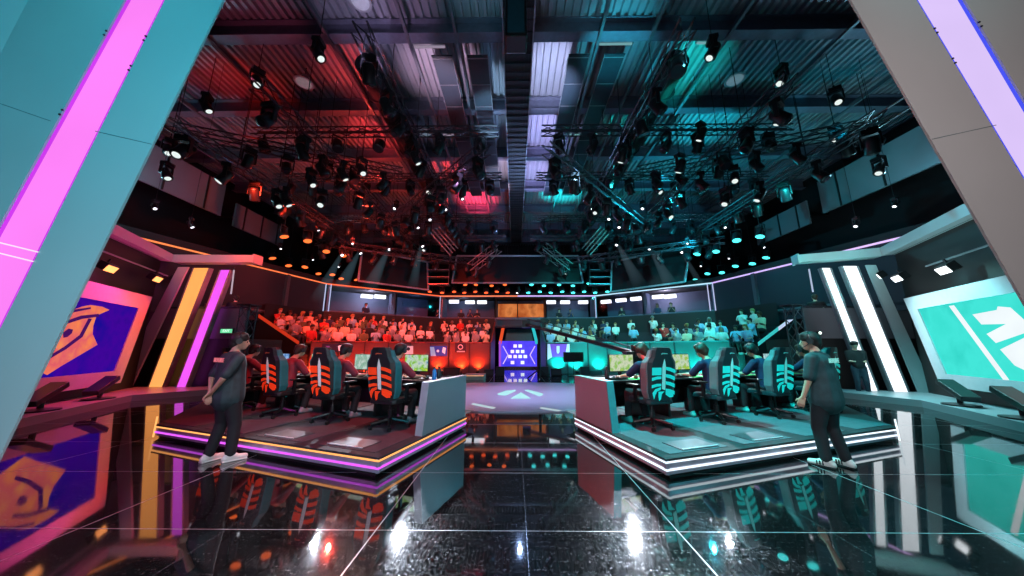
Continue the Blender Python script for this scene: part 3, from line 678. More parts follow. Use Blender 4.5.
# ---------------------------------------------------------------- gaming chair (faces +Y, seat 0.48)
def chair(s):
    c1 = 'orange' if s < 0 else 'teal'
    r = thing('gaming_chair', 'x', 'chair')
    shell = mat('chair_leather_%d' % s, '1d1a1c' if s < 0 else '12343a', 0.5, var=.15)
    wing = mat('chair_side_%d' % s, '2a6e74' if s < 0 else '6a7c80', 0.55, var=.15)
    st = mat('chair_stripe_%d' % s, 'f0441a' if s < 0 else '1fe3dc', 0.5, var=.1, emit='ff3a10' if s < 0 else '18d8d0', es=.45)
    sp = mat('chair_spine_%d' % s, 'd8cfd0' if s < 0 else '8ff0ea', 0.5, emit='c0b0b0' if s < 0 else '60e0d8', es=.35)
    # seat cushion
    rings = []
    for y, wd, zt in ((-.26, .21, .02), (-.22, .25, .05), (.1, .265, .06), (.24, .26, .05), (.29, .22, .0)):
        rings.append([Vector((wd * a, y, .41 + b * 1.0)) for a, b in ((-1, 0), (1, 0), (1, zt + .02), (.75, zt + .045), (.35, zt + .02), (-.35, zt + .02), (-.75, zt + .045), (-1, zt + .02))])
    MB().loft(rings).build('seat', shell, r, bevel=.012)
    # backrest: tall shell, wide shoulders, wings forward
    yb = lambda z: -.27 - .16 * (z - .5)
    rings = []
    for z, hw, wg in ((.46, .2, .06), (.60, .245, .1), (.78, .255, .1), (.98, .275, .1), (1.08, .27, .08), (1.17, .21, .05), (1.27, .19, .04), (1.325, .155, .02)):
        y = yb(z)
        rings.append([Vector(p) for p in ((-hw, y + .03, z), (-hw * .75, y - .015, z), (0, y - .03, z), (hw * .75, y - .015, z), (hw, y + .03, z), (hw, y + .06 + wg, z), (hw * .8, y + .07 + wg, z), (hw * .62, y + .08, z), (0, y + .075, z), (-hw * .62, y + .08, z), (-hw * .8, y + .07 + wg, z), (-hw, y + .06 + wg, z))])
    MB().loft(rings).build('backrest', shell, r, bevel=.008)
    for sx in (-1, 1):
        rr = []
        for z, hw, wg in ((.5, .215, .07), (.60, .25, .1), (.78, .26, .1), (.98, .28, .1), (1.08, .275, .08), (1.17, .215, .05), (1.28, .19, .03)):
            y = yb(z); x = sx * (hw + .004)
            rr.append([Vector(p) for p in ((x, y + .025, z), (x + sx * .012, y + .04, z), (x + sx * .008, y + .075 + wg, z), (x - sx * .03, y + .085 + wg, z), (x - sx * .03, y + .03, z))])
        MB().loft(rr).build('side_bolster', wing, r)
    # stripes on the rear
    ys = lambda x, z: yb(z) - .036 + abs(x) * .055
    def band(pts, nm, m):
        MB().prism([(x, ys(x, z), z) for x, z in pts], (0, -.004, 0)).build(nm, m, r)
    sp_pts = [(-.028, .66), (.034, .64), (.036, 1.02), (.02, 1.1), (.006, 1.14), (-.012, 1.08), (-.03, 1.0)]
    for k in range(4):
        z = 1.01 - .115 * k
        band([(.045, z), (.13, z - .012), (.225, z - .045), (.225, z - .105), (.13, z - .07), (.045, z - .05)], 'stripe', st)
        if k == 0: band([(-.215, z - .01), (-.045, z - .01), (-.045, z - .13), (-.215, z - .13)], 'stripe', st)
        elif k < 3: band([(-.215, z - .055), (-.12, z - .035), (-.045, z - .035), (-.045, z - .075), (-.12, z - .08), (-.215, z - .105)], 'stripe', st)
    band([(-.2, .6), (-.15, .66), (-.05, .69), (-.05, .65), (-.12, .62), (-.15, .56), (-.17, .5)], 'stripe', st)
    band([(-.09, .62), (.02, .62), (-.03, .58), (-.045, .5), (-.075, .47), (-.09, .54)], 'stripe', st)
    band([(.045, .63), (.2, .59), (.2, .53), (.13, .52), (.045, .57)], 'stripe', st)
    band(sp_pts, 'spine_stripe', sp)
    band([(-.06, 1.22), (-.03, 1.235), (.06, 1.225), (.07, 1.215), (-.02, 1.218), (-.05, 1.205)], 'logo', mat('chair_logo_%d' % s, 'a84830' if s < 0 else '5ac8c4', .5, emit='a84830' if s < 0 else '40b0b0', es=.4))
    for sx in (-1, 1):
        a = MB(); a.box((sx * .31, -.02, .56), (.04, .05, .26)).box((sx * .30, 0, .43), (.12, .08, .03)); ar = a.build('armrest_post', PLASTIC, r)
        MB().box((sx * .31, .03, .70), (.09, .27, .03)).build('armrest_pad', PLASTIC, ar, bevel=.01)
    MB().lathe([(.045, .14), (.045, .28), (.028, .28), (.028, .40)], 12).build('gas_lift', PLASTIC, r)
    MB().box((0, 0, .40), (.3, .3, .04)).build('seat_plate', PLASTIC, r)
    bs = MB(); cs = []
    for k in range(5):
        a = 2 * PI * k / 5 + .3; e = (math.cos(a) * .31, math.sin(a) * .31)
        bs.tube((0, 0, .14), (e[0], e[1], .085), .038, .022); cs.append(e)
    bo = bs.build('star_base', PLASTIC, r)
    for e in cs:
        MB().tube((e[0] - .02, e[1], .03), (e[0] + .02, e[1], .03), .03, n=12).build('caster', RUBBER, bo)
    return r
SEATN = ['nearest the aisle', 'second from the aisle', 'third from the aisle', 'fourth from the aisle']
JERSEY = {-1: mat('jersey_rose', '8c2c3e', .7, var=.35, scale=6), 1: mat('jersey_navy', '15254a', .7, var=.5, scale=6)}
def w3(s, i, x, y, z=0.008):
    """seat frame of player i -> world (x along row towards their right, y facing)"""
    d, f = ROWD[s], FAC[s]; rt = Vector((f.y, -f.x)); p = ROWP[s] + d * STEPS[s][i] + rt * x + f * y
    return Vector((p.x, p.y, PH + z))
for s in (-1, 1):
    rz = math.atan2(-FAC[s].x, FAC[s].y); ch = chair(s); side = SIDE[s]
    chx = 0.0
    for i in range(4):
        lab = '%s-striped black gaming chair, %s on the %s side' % (side, SEATN[i], side)
        loc = w3(s, i, 0, 0)
        if i == 0:
            ch.location = loc; ch.rotation_euler = (0, 0, rz + (-.06 * s)); ch['label'] = lab; ch['group'] = side + ' gaming chairs'
        else: dup(ch, loc, rz + (.05, -.04, .08)[i - 1], lab, side + ' gaming chairs')
    # players
    lk = [(.1, -.25, 0), (-.05, -.2, 0), (.0, -.3, 0), (.1, -.2, 0)]
    hk = {-1: ['short', 'short', 'short', 'short'], 1: ['bushy', 'bushy', 'bushy', 'short']}[s]
    hcl = {-1: ['black', 'black', 'brown', 'black'], 1: ['brown', 'brown', 'black', 'brown']}[s]
    for i in range(4):
        J = seated_pose([(-.22, .50, .80), (.24, .48, .80)], lean=.03 + .04 * (i % 3), hy=.09, head=lk[i], feet=((-.14, .45), (.16, .35)), hip=.50)
        hands = [hand_mesh(J['wr'][k], J['el'][k], (0, 0, -1), .45, 1 if k == 0 else -1) for k in (0, 1)]
        M = figure(J, .017, hk[i])
        b = person_obj(M, 'person', skinm('player', 'd0a288'), HAIRM[hcl[i]], JERSEY[s], mat('dark_trousers', '14161c', .8), mat('player_shoe_%d' % s, '30b8b0' if s > 0 else '8a8a90', .5), None, hands, True, 'jersey', w3(s, i, 0, -.02), rz)
        tag(b, 'gamer in %s jersey and headset, seat %s, %s side' % ('dark red' if s < 0 else 'navy', SEATN[i], side), 'person', side + ' players')
        headset(b, M['T'], mat('headset_shell', '2c2f34', .35))
    # desk
    d, f = ROWD[s], FAC[s]; rt = Vector((f.y, -f.x))
    e0, e1 = (-5.1 if s < 0 else -.65), (.65 if s < 0 else 5.4)
    dk = thing('player_desk', 'long black gaming desk on the %s-side platform' % side, 'desk')
    Mx = Matrix(((rt.x, f.x, 0), (rt.y, f.y, 0), (0, 0, 1)))
    c = w3(s, 0, (e0 + e1) / 2, .80, .72)
    MB().box(c, (e1 - e0, .75, .035), M=Mx).build('desk_top', mat('desk_top', '24272c', .4), dk, bevel=.008)
    MB().box(w3(s, 0, (e0 + e1) / 2, 1.14, .45), (e1 - e0, .03, .62), M=Mx).build('back_panel', BLACK, dk)
    for q in range(5):
        MB().box(w3(s, 0, e0 + .05 + (e1 - e0 - .1) * q / 4, .82, .361), (.05, .6, .68), M=Mx).build('leg', BLACK, dk)
    contents = [('e8e848', '7ac84a', 'd8e8d0', '4a90c0'), ('b8d8b8', 'd0e0d8', '8ab8a0', 'c8d8c8'), ('d8e878', 'c0d890', 'e8f0b0', '88b070'), ('4a90d8', 'a0c8f0', '3a70c0', 'e0e8f0')] if s < 0 else \
               [('d8e060', '8ac860', 'e0e8c8', 'a0c0a0'), ('c8d848', '98c858', 'd8e8d0', '70b070'), ('b0e0d0', 'd0e8e0', 'c8e8b0', '90d0c8'), ('a0d0d8', 'c8e8e8', '88c0c8', 'e0f0f0')]
    for i in range(4):
        fx = -.17 if s < 0 else .1
        mr = thing('monitor', 'slim lit gaming monitor of the player %s on the %s side' % (SEATN[i], side), 'monitor', w3(s, i, fx, .86, .7375), rz, side + ' monitors')
        MB().box((0, 0, .285), (.58, .03, .345)).build('casing', PLASTIC, mr, bevel=.004)
        MB().box((0, -.0165, .29), (.555, .004, .312)).build('display', screen_mat('game_%d_%d' % (s, i), contents[i], .85, 9), mr)
        st = MB(); st.tube((0, .03, .01), (0, .03, .3), .022).box((0, .02, .006), (.26, .2, .012)); st.build('stand', PLASTIC, mr)
        kb = tag(MB().box((0, 0, .012), (.36, .13, .022), M=Matrix.Rotation(.06, 3, 'X')).build('keyboard', PLASTIC), 'black keyboard before the player %s on the %s side' % (SEATN[i], side), 'keyboard', side + ' keyboards')
        kb.location = w3(s, i, -.18, .60, .7375); kb.rotation_euler = (0, 0, rz)
        for q in range(3): MB().box((0, -.04 + .04 * q, .0255 + .0024 * (q - 1)), (.34, .03, .006)).build('key_row', mat('keycaps', '3a3d44', .5), kb)
        ms = tag(MB().sphere((0, 0, .0), .035, 12, (.9, 1.6, .9)).build('mouse', mat('mouse_shell', '2a2c30', .3), None, True), 'small dark mouse beside the keyboard %s on the %s side' % (SEATN[i], side), 'mouse', side + ' mice')
        ms.location = w3(s, i, .25, .64, .76); ms.rotation_euler = (0, 0, rz)
        MB().tube((0, .02, .026), (0, .04, .028), .006).build('scroll_wheel', RUBBER, ms)
        pad = tag(MB().box((0, 0, .0015), (.42, .36, .003)).build('mouse_mat', mat('mousemat_%d' % s, '3a3f46' if s < 0 else '3aa84a', .8)), 'flat mouse mat on the desk %s on the %s side' % (SEATN[i], side), 'mouse mat', side + ' mouse mats')
        pad.location = w3(s, i, .27, .62, .736); pad.rotation_euler = (0, 0, rz)
        pc = thing('computer_tower', 'dark computer tower under the desk %s on the %s side' % (SEATN[i], side), 'computer', w3(s, i, .48, .85, .0), rz, side + ' towers')
        MB().box((0, 0, .23), (.22, .45, .46)).build('case', PLASTIC, pc, bevel=.008); MB().tube((0, -.226, .3), (0, -.23, .3), .07, n=16).build('fan_ring', mat('fan_%d' % s, '30a0a8', .4, emit='20a0a8', es=.35), pc)
    for q, (x, y) in enumerate(((.50, .5), (.52, .62))[:1 if s > 0 else 2]):
        bt = thing('water_bottle', '%s bottle standing at the aisle end of the %s-side desk%s' % (('tall blue', 'short dark')[q] if s < 0 else 'black', side, ''), 'bottle', w3(s, 0, x * (1 if s < 0 else -1), y, .7375))
        MB().lathe([(.035, 0), (.037, .01), (.037, .17), (.02, .2), (.02, .21)], 16).build('body', mat('bottle_%d_%d' % (s, q), ('2a8ae0', '202428')[q] if s < 0 else '16181c', .3), bt, True)
        MB().lathe([(.022, .21), (.022, .245)], 12).build('cap', PLASTIC, bt)
# ================================================================== CENTRE STAGE
X0 = 0.2
dm = screen_mat('stage_disc', ('9a7fb4', 'a8b4d2', '8f86c4'), 0.0, .4)
def disc_mat():
    m = mat('stage_disc_surface', 'c9c2dc', 0.32, 0.0, var=.12, scale=.5)
    return m
cy, rr = 11.25, 3.3
mb = MB(); mb.lathe([(rr, 0.0), (rr, 0.03), (rr - .02, .035)], 72, Matrix.Diagonal((1.45, 1, 1)), (X0 - .1, cy, .0005))
sd = tag(mb.build('stage_disc', disc_mat()), 'round pale lavender stage floor between the two player platforms', 'stage')
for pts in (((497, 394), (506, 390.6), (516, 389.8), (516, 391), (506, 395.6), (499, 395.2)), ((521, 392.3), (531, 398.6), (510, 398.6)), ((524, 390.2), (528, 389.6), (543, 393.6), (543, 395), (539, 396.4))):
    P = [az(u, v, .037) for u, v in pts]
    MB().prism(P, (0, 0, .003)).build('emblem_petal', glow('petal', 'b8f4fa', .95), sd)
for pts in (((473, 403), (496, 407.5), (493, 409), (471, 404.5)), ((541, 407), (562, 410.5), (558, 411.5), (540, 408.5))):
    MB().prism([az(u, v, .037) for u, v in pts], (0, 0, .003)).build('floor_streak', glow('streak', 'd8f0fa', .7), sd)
# gate with video screen
GY = 24.6
gx0, gx1 = -1.25, 1.95
g = thing('entrance_gate', 'glowing blue-violet hexagon-pattern entrance gate between the audience stands', 'gate', (0, 0, 0))
gs = lambda u, v: ay(u, v, GY)
P = [gs(501, 366.5), gs(537, 366.5), gs(537, 341), gs(501, 341)]
MB().prism(P, (0, .1, 0)).build('video_wall', screen_mat('gate_blue', ('3a34d8', '5548ee', '4a2ce0'), 1.2, .8), g)
for r_, row in enumerate(((515.2, 520.2), (512.4, 517.6, 522.6), (510, 515.2, 520.2, 525.3), (512.5, 522.5))):
    for u in row:
        c = gs(u, (346, 351.5, 356.5, 362.5)[r_]); q = .16
        MB().box((c.x, GY - .01, c.z), (q * 1.7, .02, q * 1.5)).build('light_tile', glow('tile_w' if u > 516 else 'tile_p', 'e8f4ff' if (u > 516) else 'f0dcff', 1.3), g)
for uu, cc in ((499, 'c060ff'), (538.7, '60b0ff')):
    a, b = gs(uu, 367), gs(uu, 341)
    MB().prism([a, a + Vector((.16, 0, 0)), b + Vector((.16, 0, 0)), b], (0, -.2, 0)).build('side_post', glow('gatepost' + cc, cc, .7), g)
for (u0, v0), (u1, v1) in (((503, 346), (508, 355)), ((508, 355), (503, 364)), ((535, 346), (530, 355)), ((530, 355), (535, 364))):
    MB().tube(gs(u0, v0) - Vector((0, .02, 0)), gs(u1, v1) - Vector((0, .02, 0)), .035).build('chevron_light', glow('chev', 'd8b8ff', 1.2), g)
a, b = gs(503, 341), gs(535, 326)
MB().prism([gs(505, 341), gs(533, 341), gs(531, 329), gs(507, 329)], (0, .08, 0)).build('upper_banner', mat('gate_upper', '16424c', .6), g)
for uu, u2, cc in ((500, 504, 'ff5a30'), (537, 533, '38d8e0')):
    MB().prism([gs(uu - 1.5, 344), gs(uu + 1.5, 344), gs(u2 + 1, 326), gs(u2 - 2, 326)], (0, -.15, 0)).build('upright_light', glow('upr' + cc, cc, .8), g)
MB().prism([gs(502, 328), gs(535, 328), gs(535, 325.5), gs(502, 325.5)], (0, -.15, 0)).build('lintel', STEEL, g)
MB().box(((gx0 + gx1) / 2, GY + .1, .07), (3.4, .4, .14)).build('plinth', BLACK, g)
# ================================================================== AUDIENCE STANDS
# polylines (distance-ordered from the gate outwards), far axis at X0
def mir(s, p): return Vector((X0 + s * p[0], p[1]))
FRONT = [(1.75, 19.5), (4.3, 19.5), (10.1, 15.2), (10.5, 14.85)]
BACK = [(1.75, 23.6), (5.9, 23.6), (12.0, 18.9), (12.75, 15.3)]
NR = 4; Z0, ZB = 1.25, 2.95
def zrow(k): return Z0 + k * .31
def line_at(s, fr):
    return [mir(s, Vector(a).lerp(Vector(b), fr)) for a, b in zip(FRONT, BACK)]
WALLH = 1.88
GL = glow('guard_red', 'ff3a28', .9)
def along(pl, t):
    tot = [(b - a).length for a, b in zip(pl, pl[1:])]; d = t
    for a, b, L in zip(pl, pl[1:], tot):
        if d <= L: return a.lerp(b, d / L), (b - a).normalized()
        d -= L
    return pl[-1], (pl[-1] - pl[-2]).normalized()
ROWPOS = []
for s in (-1, 1):
    side = SIDE[s]
    st = thing('audience_stand', 'tiered audience stand washed in %s light' % ('red-orange' if s < 0 else 'teal'), 'stand')
    tm = mat('stand_tier', '1b1c22', .8)
    for k in range(NR):
        a, b = line_at(s, k / NR * 1.0), line_at(s, (k + 1) / NR)
        mb = MB()
        for i in range(3):
            mb.prism([(a[i].x, a[i].y, 0.01), (a[i + 1].x, a[i + 1].y, 0.01), (b[i + 1].x, b[i + 1].y, 0.01), (b[i].x, b[i].y, 0.01)], (0, 0, zrow(k) - .01))
        mb.build('tier', tm, st)
        # bench
        c = line_at(s, (k + .62) / NR); c2 = line_at(s, (k + .98) / NR); mb = MB()
        for i in range(3):
            mb.prism([(c[i].x, c[i].y, zrow(k) + .002), (c[i + 1].x, c[i + 1].y, zrow(k) + .002), (c2[i + 1].x, c2[i + 1].y, zrow(k) + .002), (c2[i].x, c2[i].y, zrow(k) + .002)], (0, 0, .42))
        mb.build('bench', mat('bench_black', '20222a', .7), st)
        ROWPOS.append((s, k, line_at(s, (k + .70) / NR)))
    # back parapet below the balcony windows
    b = line_at(s, 1.0); mb = MB()
    for i in range(3): mb.prism([(b[i].x, b[i].y, 0), (b[i + 1].x, b[i + 1].y, 0), (b[i + 1].x, b[i + 1].y, 3.78), (b[i].x, b[i].y, 3.78)], (s * .1, .15, 0))
    mb.build('back_parapet', mat('parapet', '06080c', .7, var=.2, scale=1), st)
    # front wall with printed banner band
    f = line_at(s, -0.012); wm = mat('arena_front_%d' % s, '5e464a' if s < 0 else '40686c', .55, var=.45, scale=1.1)
    for i in range(2):
        p, q = f[i], f[i + 1]
        MB().prism([(p.x, p.y, 0.02), (q.x, q.y, .02), (q.x, q.y, WALLH), (p.x, p.y, WALLH)], (0, .06, 0)).build('front_panel', wm, st)
        n = max(2, int((q - p).length / 1.1))
        for j in range(n + 1):
            c = p.lerp(q, j / n); MB().tube((c.x, c.y - .03, .02), (c.x, c.y - .03, WALLH), .025).build('panel_rib', mat('panel_rib', '3a3038', .6), st)
        MB().tube((p.x, p.y - .02, WALLH), (q.x, q.y - .02, WALLH), .035).build('top_rail', mat('rail_%d' % s, '70363a' if s < 0 else '4a8088', .4), st)
    # gate-side cheek
    MB().prism([(*mir(s, (1.70, 19.45)), 0), (*mir(s, (1.70, 23.6)), 0), (*mir(s, (1.70, 23.6)), 3.5), (*mir(s, (1.70, 20.2)), 2.0), (*mir(s, (1.70, 19.45)), WALLH)], (s * .05, 0, 0)).build('side_cheek', mat('cheek_%d' % s, '802818' if s < 0 else '186068', .5), st)
    # raked end: black wall below and a lit rake strip
    px = ((300, 345), (253, 313)) if s < 0 else ((757, 346), (800, 313))
    A, B = mir(s, FRONT[3]), mir(s, BACK[3])
    nrm = Vector(((B - A).y, -(B - A).x))
    e0, e1 = vp(*px[0], A, nrm), vp(*px[1], A, nrm)
    MB().prism([(A.x, A.y, 0), (B.x, B.y, 0), e1, e0], (0, -.06, 0)).build('end_wall', mat('end_wall', '10131a', .6), st)
    up = Vector((0, 0, .17)); fw = Vector((0, -.08, 0))
    MB().prism([e0 + fw, e1 + fw, e1 + up + fw, e0 + up + fw], (0, -.02, 0)).build('rake_strip', glow('rake_%d' % s, 'e03a20' if s < 0 else '40d8d8', .75), st)
    if s > 0:
        m_ = e0.lerp(e1, .45)
        MB().prism([m_ + fw * 1.3, e1 + fw * 1.3, e1 + up + fw * 1.3, m_ + up + fw * 1.3], (0, -.02, 0)).build('rake_strip', glow('rake_white', 'c8d8f8', .9), st)
# ---------------------------------------------------------------- floor-level gear before the stands
def wash(s, pos, i):
    r = thing('floor_uplight', '%s uplight on the floor before the %s stand, %s from the gate' % ('orange' if s < 0 else 'teal', SIDE[s], ORD[i]), 'uplight', pos, 0, SIDE[s] + ' uplights')
    MB().box((0, 0, .03), (.3, .2, .06)).build('base', PLASTIC, r); MB().tube((0, .06, .2), (0, -.02, .1), .12, .1, 14).build('head', PLASTIC, r)
    MB().tube((0, .065, .205), (0, .075, .215), .1, n=14).build('lens', glow('uplens_%d' % s, 'ff7038' if s < 0 else '40ffe8', 3), r)
for s in (-1, 1):
    pl = line_at(s, -.10); n = 0
    for t in (.7, 1.75, 2.9, 4.3, 5.6, 6.9, 8.2, 9.4):
        p, d = along(pl, t); nn = Vector((-d.y, d.x)); nn = nn if nn.y > 0 else -nn
        wash(s, (p.x, p.y, 0.001), n); n += 1
        spot((p.x + nn.x * .1, p.y + nn.y * .1, .35), (p.x + nn.x * .8, p.y + nn.y * .8, 1.5), 'ff3c14' if s < 0 else '10f0d8', 340 if s < 0 else 300, 140, 1.0, .05)
for k, (u, w_, h_, s) in enumerate(((452, .9, .45, -1), (489, .55, .35, -1), (500, .5, .5, -1), (544, .5, .5, 1), (556, .6, .4, 1), (585, .5, .5, 1), (596, .7, .3, 1))):
    c = ay(u, 375, 18.3); c.z = .001
    m_ = thing('floor_speaker', 'small black wedge speaker on the floor, %s from the gate on the %s side' % (ORD[{452: 2, 489: 1, 500: 0, 544: 0, 556: 1, 585: 2, 596: 3}[u]], SIDE[s]), 'speaker', c, 0, 'floor speakers')
    MB().prism([(-w_ / 2, -.2, 0), (-w_ / 2, .25, 0), (-w_ / 2, .2, h_), (-w_ / 2, -.05, h_)], (w_, 0, 0)).build('cabinet', PLASTIC, m_)
    MB().prism([(-w_ / 2 + .03, -.19, .05), (w_ / 2 - .03, -.19, .05), (w_ / 2 - .03, -.07, h_ - .04), (-w_ / 2 + .03, -.07, h_ - .04)], (0, -.02, 0)).build('grille', mat('grille', '26282c', .7), m_)
c0, c1 = az(466, 381, 0), az(481, 379, 0)
bl = thing('riser_step', 'low pale stage step glowing orange before the orange-side wall', 'step', ((c0.x + c1.x) / 2, (c0.y + c1.y) / 2, .001))
MB().box((0, .5, .12), (1.0, 1.0, .24)).build('block', mat('step_block', 'd8c8c0', .5), bl); MB().box((0, -.005, .2), (1.0, .02, .03)).build('light_strip', glow('step_glow', 'ffb080', 1), bl)
# big flat screen on a stand at the teal wall
mp = ay(574, 374, 18.2); t = thing('floor_monitor', 'black flat screen on a pole stand before the teal wall', 'monitor', (mp.x, mp.y, .001))
MB().box((0, 0, 1.05), (1.15, .06, .55)).build('casing', PLASTIC, t); MB().tube((0, 0, .03), (0, 0, .8), .03).build('pole', PLASTIC, t); MB().box((0, 0, .02), (.6, .4, .03)).build('base', PLASTIC, t)
# team banners on the front walls
def banner(px, col, extra, label, s):
    pl = line_at(s, -.012)
    u0, v0, u1, v1 = px
    um = (u0 + u1) / 2; best = None
    for i in range(2):
        d = pl[i + 1] - pl[i]; n_ = Vector((d.y, -d.x)); h = vp(um, 350, pl[i], n_); tt = (Vector((h.x, h.y)) - pl[i]).dot(d) / d.length_squared
        if -.02 <= tt <= 1.02: best = (pl[i] + Vector((0, -.09)), n_)
    if best is None: return
    P_, n_ = best; on = lambda u, v: vp(u, v, P_, n_)
    r = thing('wall_banner', label, 'banner')
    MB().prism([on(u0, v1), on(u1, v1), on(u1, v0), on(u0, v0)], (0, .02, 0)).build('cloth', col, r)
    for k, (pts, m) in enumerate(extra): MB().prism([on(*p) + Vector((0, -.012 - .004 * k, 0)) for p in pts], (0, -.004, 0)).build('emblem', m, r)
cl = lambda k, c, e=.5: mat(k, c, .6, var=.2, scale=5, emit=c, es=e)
def ring(u, v, r, n=10): return [(u + r * math.cos(2 * PI * i / n), v + r * math.sin(2 * PI * i / n)) for i in range(n)]
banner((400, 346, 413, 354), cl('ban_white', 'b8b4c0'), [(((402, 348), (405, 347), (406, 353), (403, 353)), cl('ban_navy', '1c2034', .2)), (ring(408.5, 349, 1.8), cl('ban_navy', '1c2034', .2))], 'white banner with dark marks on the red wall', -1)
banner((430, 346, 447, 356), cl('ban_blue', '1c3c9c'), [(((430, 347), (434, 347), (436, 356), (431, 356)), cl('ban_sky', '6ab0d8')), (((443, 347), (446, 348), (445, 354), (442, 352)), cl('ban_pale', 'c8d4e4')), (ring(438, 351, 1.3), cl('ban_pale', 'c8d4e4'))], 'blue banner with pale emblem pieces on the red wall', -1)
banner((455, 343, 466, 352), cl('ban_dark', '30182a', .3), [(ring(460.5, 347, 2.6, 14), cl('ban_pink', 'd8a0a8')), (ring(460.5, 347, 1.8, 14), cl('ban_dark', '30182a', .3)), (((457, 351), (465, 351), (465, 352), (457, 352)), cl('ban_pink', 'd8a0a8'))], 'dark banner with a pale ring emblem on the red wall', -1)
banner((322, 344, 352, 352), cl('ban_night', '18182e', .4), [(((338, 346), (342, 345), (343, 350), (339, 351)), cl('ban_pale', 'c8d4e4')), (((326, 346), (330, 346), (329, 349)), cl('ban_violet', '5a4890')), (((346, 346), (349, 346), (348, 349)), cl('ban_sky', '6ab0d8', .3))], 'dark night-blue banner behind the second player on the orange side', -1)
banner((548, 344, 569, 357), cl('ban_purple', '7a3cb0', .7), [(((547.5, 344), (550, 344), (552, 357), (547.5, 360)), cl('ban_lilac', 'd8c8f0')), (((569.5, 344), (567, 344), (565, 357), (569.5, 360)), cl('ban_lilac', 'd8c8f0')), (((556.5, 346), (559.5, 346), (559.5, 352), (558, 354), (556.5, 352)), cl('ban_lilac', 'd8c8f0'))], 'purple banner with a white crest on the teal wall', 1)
# ================================================================== SPECTATORS
random.seed(11)
SV = []
poses = [dict(hands=[(-.1, .32, .66), (.1, .32, .66)], lean=.02, head=(0, 0, 0)), dict(hands=[(-.12, .36, .72), (.12, .34, .72)], lean=.14, head=(.2, -.1, 0)),
         dict(hands=[(-.06, .3, 1.0), (.06, .3, 1.02)], lean=.03, head=(-.25, .05, 0)), dict(hands=[(-.12, .3, .66), (.07, .14, 1.12)], lean=.07, head=(.35, -.1, .1)), dict(hands=[(-.05, .22, .86), (.05, .2, .84)], lean=-.02, head=(-.4, 0, 0))]
for i, p in enumerate(poses):
    J = seated_pose(p['hands'], p['lean'], 0, p['head'], ((-.13, .40), (.13, .38)), .52)
    SV.append((J, figure(J, .034, ('short', 'long', 'short', 'bushy', 'cap')[i], 1.0 + .06 * (i % 3), False)))
SHIRTS = [('white', 'd8d4d0'), ('grey', '8a8a8e'), ('black', '1a1a1e'), ('pale blue', '8ab0d0'), ('navy', '24304e'), ('red', 'b83028'), ('cream', 'd0c0a0'), ('olive', '5a6040')]
SKINS = [skinm('fair', 'd8b098'), skinm('tan', 'b88868'), skinm('brown', '7a5540')]
HKEYS = list(HAIRM)
SHMAT = {n: mat('shirt_' + n.replace(' ', '_'), c, .75, var=.2, scale=9) for n, c in SHIRTS}
TRM = [mat('jeans', '27303f', .8), mat('black_trousers', '17171a', .8), mat('khaki_trousers', '6a5f4a', .8)]
PROTO = {}
for i, (J, M) in enumerate(SV):
    for k in ('body', 'hair', 'top', 'trousers'):
        M[k].materials.clear(); M[k].materials.append(BLACK)
        for p in M[k].polygons: p.material_index = 0
    sh = M['shoes'][0]; join_mesh('shoe', sh, M['shoes'][1]); sh.materials.clear(); sh.materials.append(BLACK)
def spectator(pos, rz, vi, shirt, skin, hairm, trm, label, group, name='person', zoff=.008, sc=1.0):
    J, M = SV[vi]
    def mk(nm, me, m, par=None):
        o = bpy.data.objects.new(nm, me); COL.objects.link(o)
        if par: o.parent = par
        o.material_slots[0].link = 'OBJECT'; o.material_slots[0].material = m; return o
    b = mk(name, M['body'], skin); b.location = (pos[0], pos[1], pos[2] + zoff); b.rotation_euler = (0, 0, rz); b.scale = (sc, sc, sc)
    mk('hair', M['hair'], hairm, b); mk('shirt', M['top'], shirt, b); mk('trousers', M['trousers'], trm, b); mk('shoes', M['shoes'][0], SHOE, b)
    return tag(b, label, 'person', group)
def seat_person(s, k, t, seatno, lab):
    pl = [r_[2] for r_ in ROWPOS if r_[0] == s and r_[1] == k][0]
    p, d = along(pl, t); nn = Vector((-d.y, d.x)); nn = nn if nn.y < 0 else -nn
    rz = math.atan2(-nn.x, nn.y) + random.uniform(-.3, .3)
    sn, _ = random.choices(SHIRTS, [7, 4, 1, 2, 1, 3, 3, 1] if s < 0 else [8, 4, 1, 4, 2, .6, 1, 0])[0]
    vi = random.choice([0, 0, 1, 2, 3, 4])
    spectator((p.x, p.y, zrow(k)), rz, vi, SHMAT[sn], random.choice(SKINS), HAIRM[random.choice(HKEYS[:3] + HKEYS)], random.choice(TRM), lab(sn), SIDE[s] + ' stand spectators', sc=random.uniform(.95, 1.05))
ROWNAME = ['front row', 'second row', 'third row', 'top row']
def fill(s, want):
    """want(k, u, t) -> seat taken?"""
    for k in range(NR):
        pl = [r_[2] for r_ in ROWPOS if r_[0] == s and r_[1] == k][0]
        tot = sum((b - a).length for a, b in zip(pl, pl[1:])); t = .35 + (k % 2) * .25; n = 0
        while t < tot - .25:
            p, _ = along(pl, t); u, v = proj((p.x, p.y, zrow(k) + 1.2))
            if want(k, u, t):
                seat_person(s, k, t, n, lambda sn, n=n, k=k: '%s-shirted spectator, %s from the gate, %s of %s stand' % (sn.capitalize(), ORD[n], ROWNAME[k], SIDE[s])); n += 1
            t += .62 + random.uniform(-.03, .05)
def wl(k, u, t):
    if 441 < u < 497: return random.random() < .92
    if 420 < u < 438: return k in (1, 2) and random.random() < .8
    if 266 < u < 414: return random.random() < (.96 if k < 3 else .8) and u > 266 + (0 if k > 1 else 14)
    return False
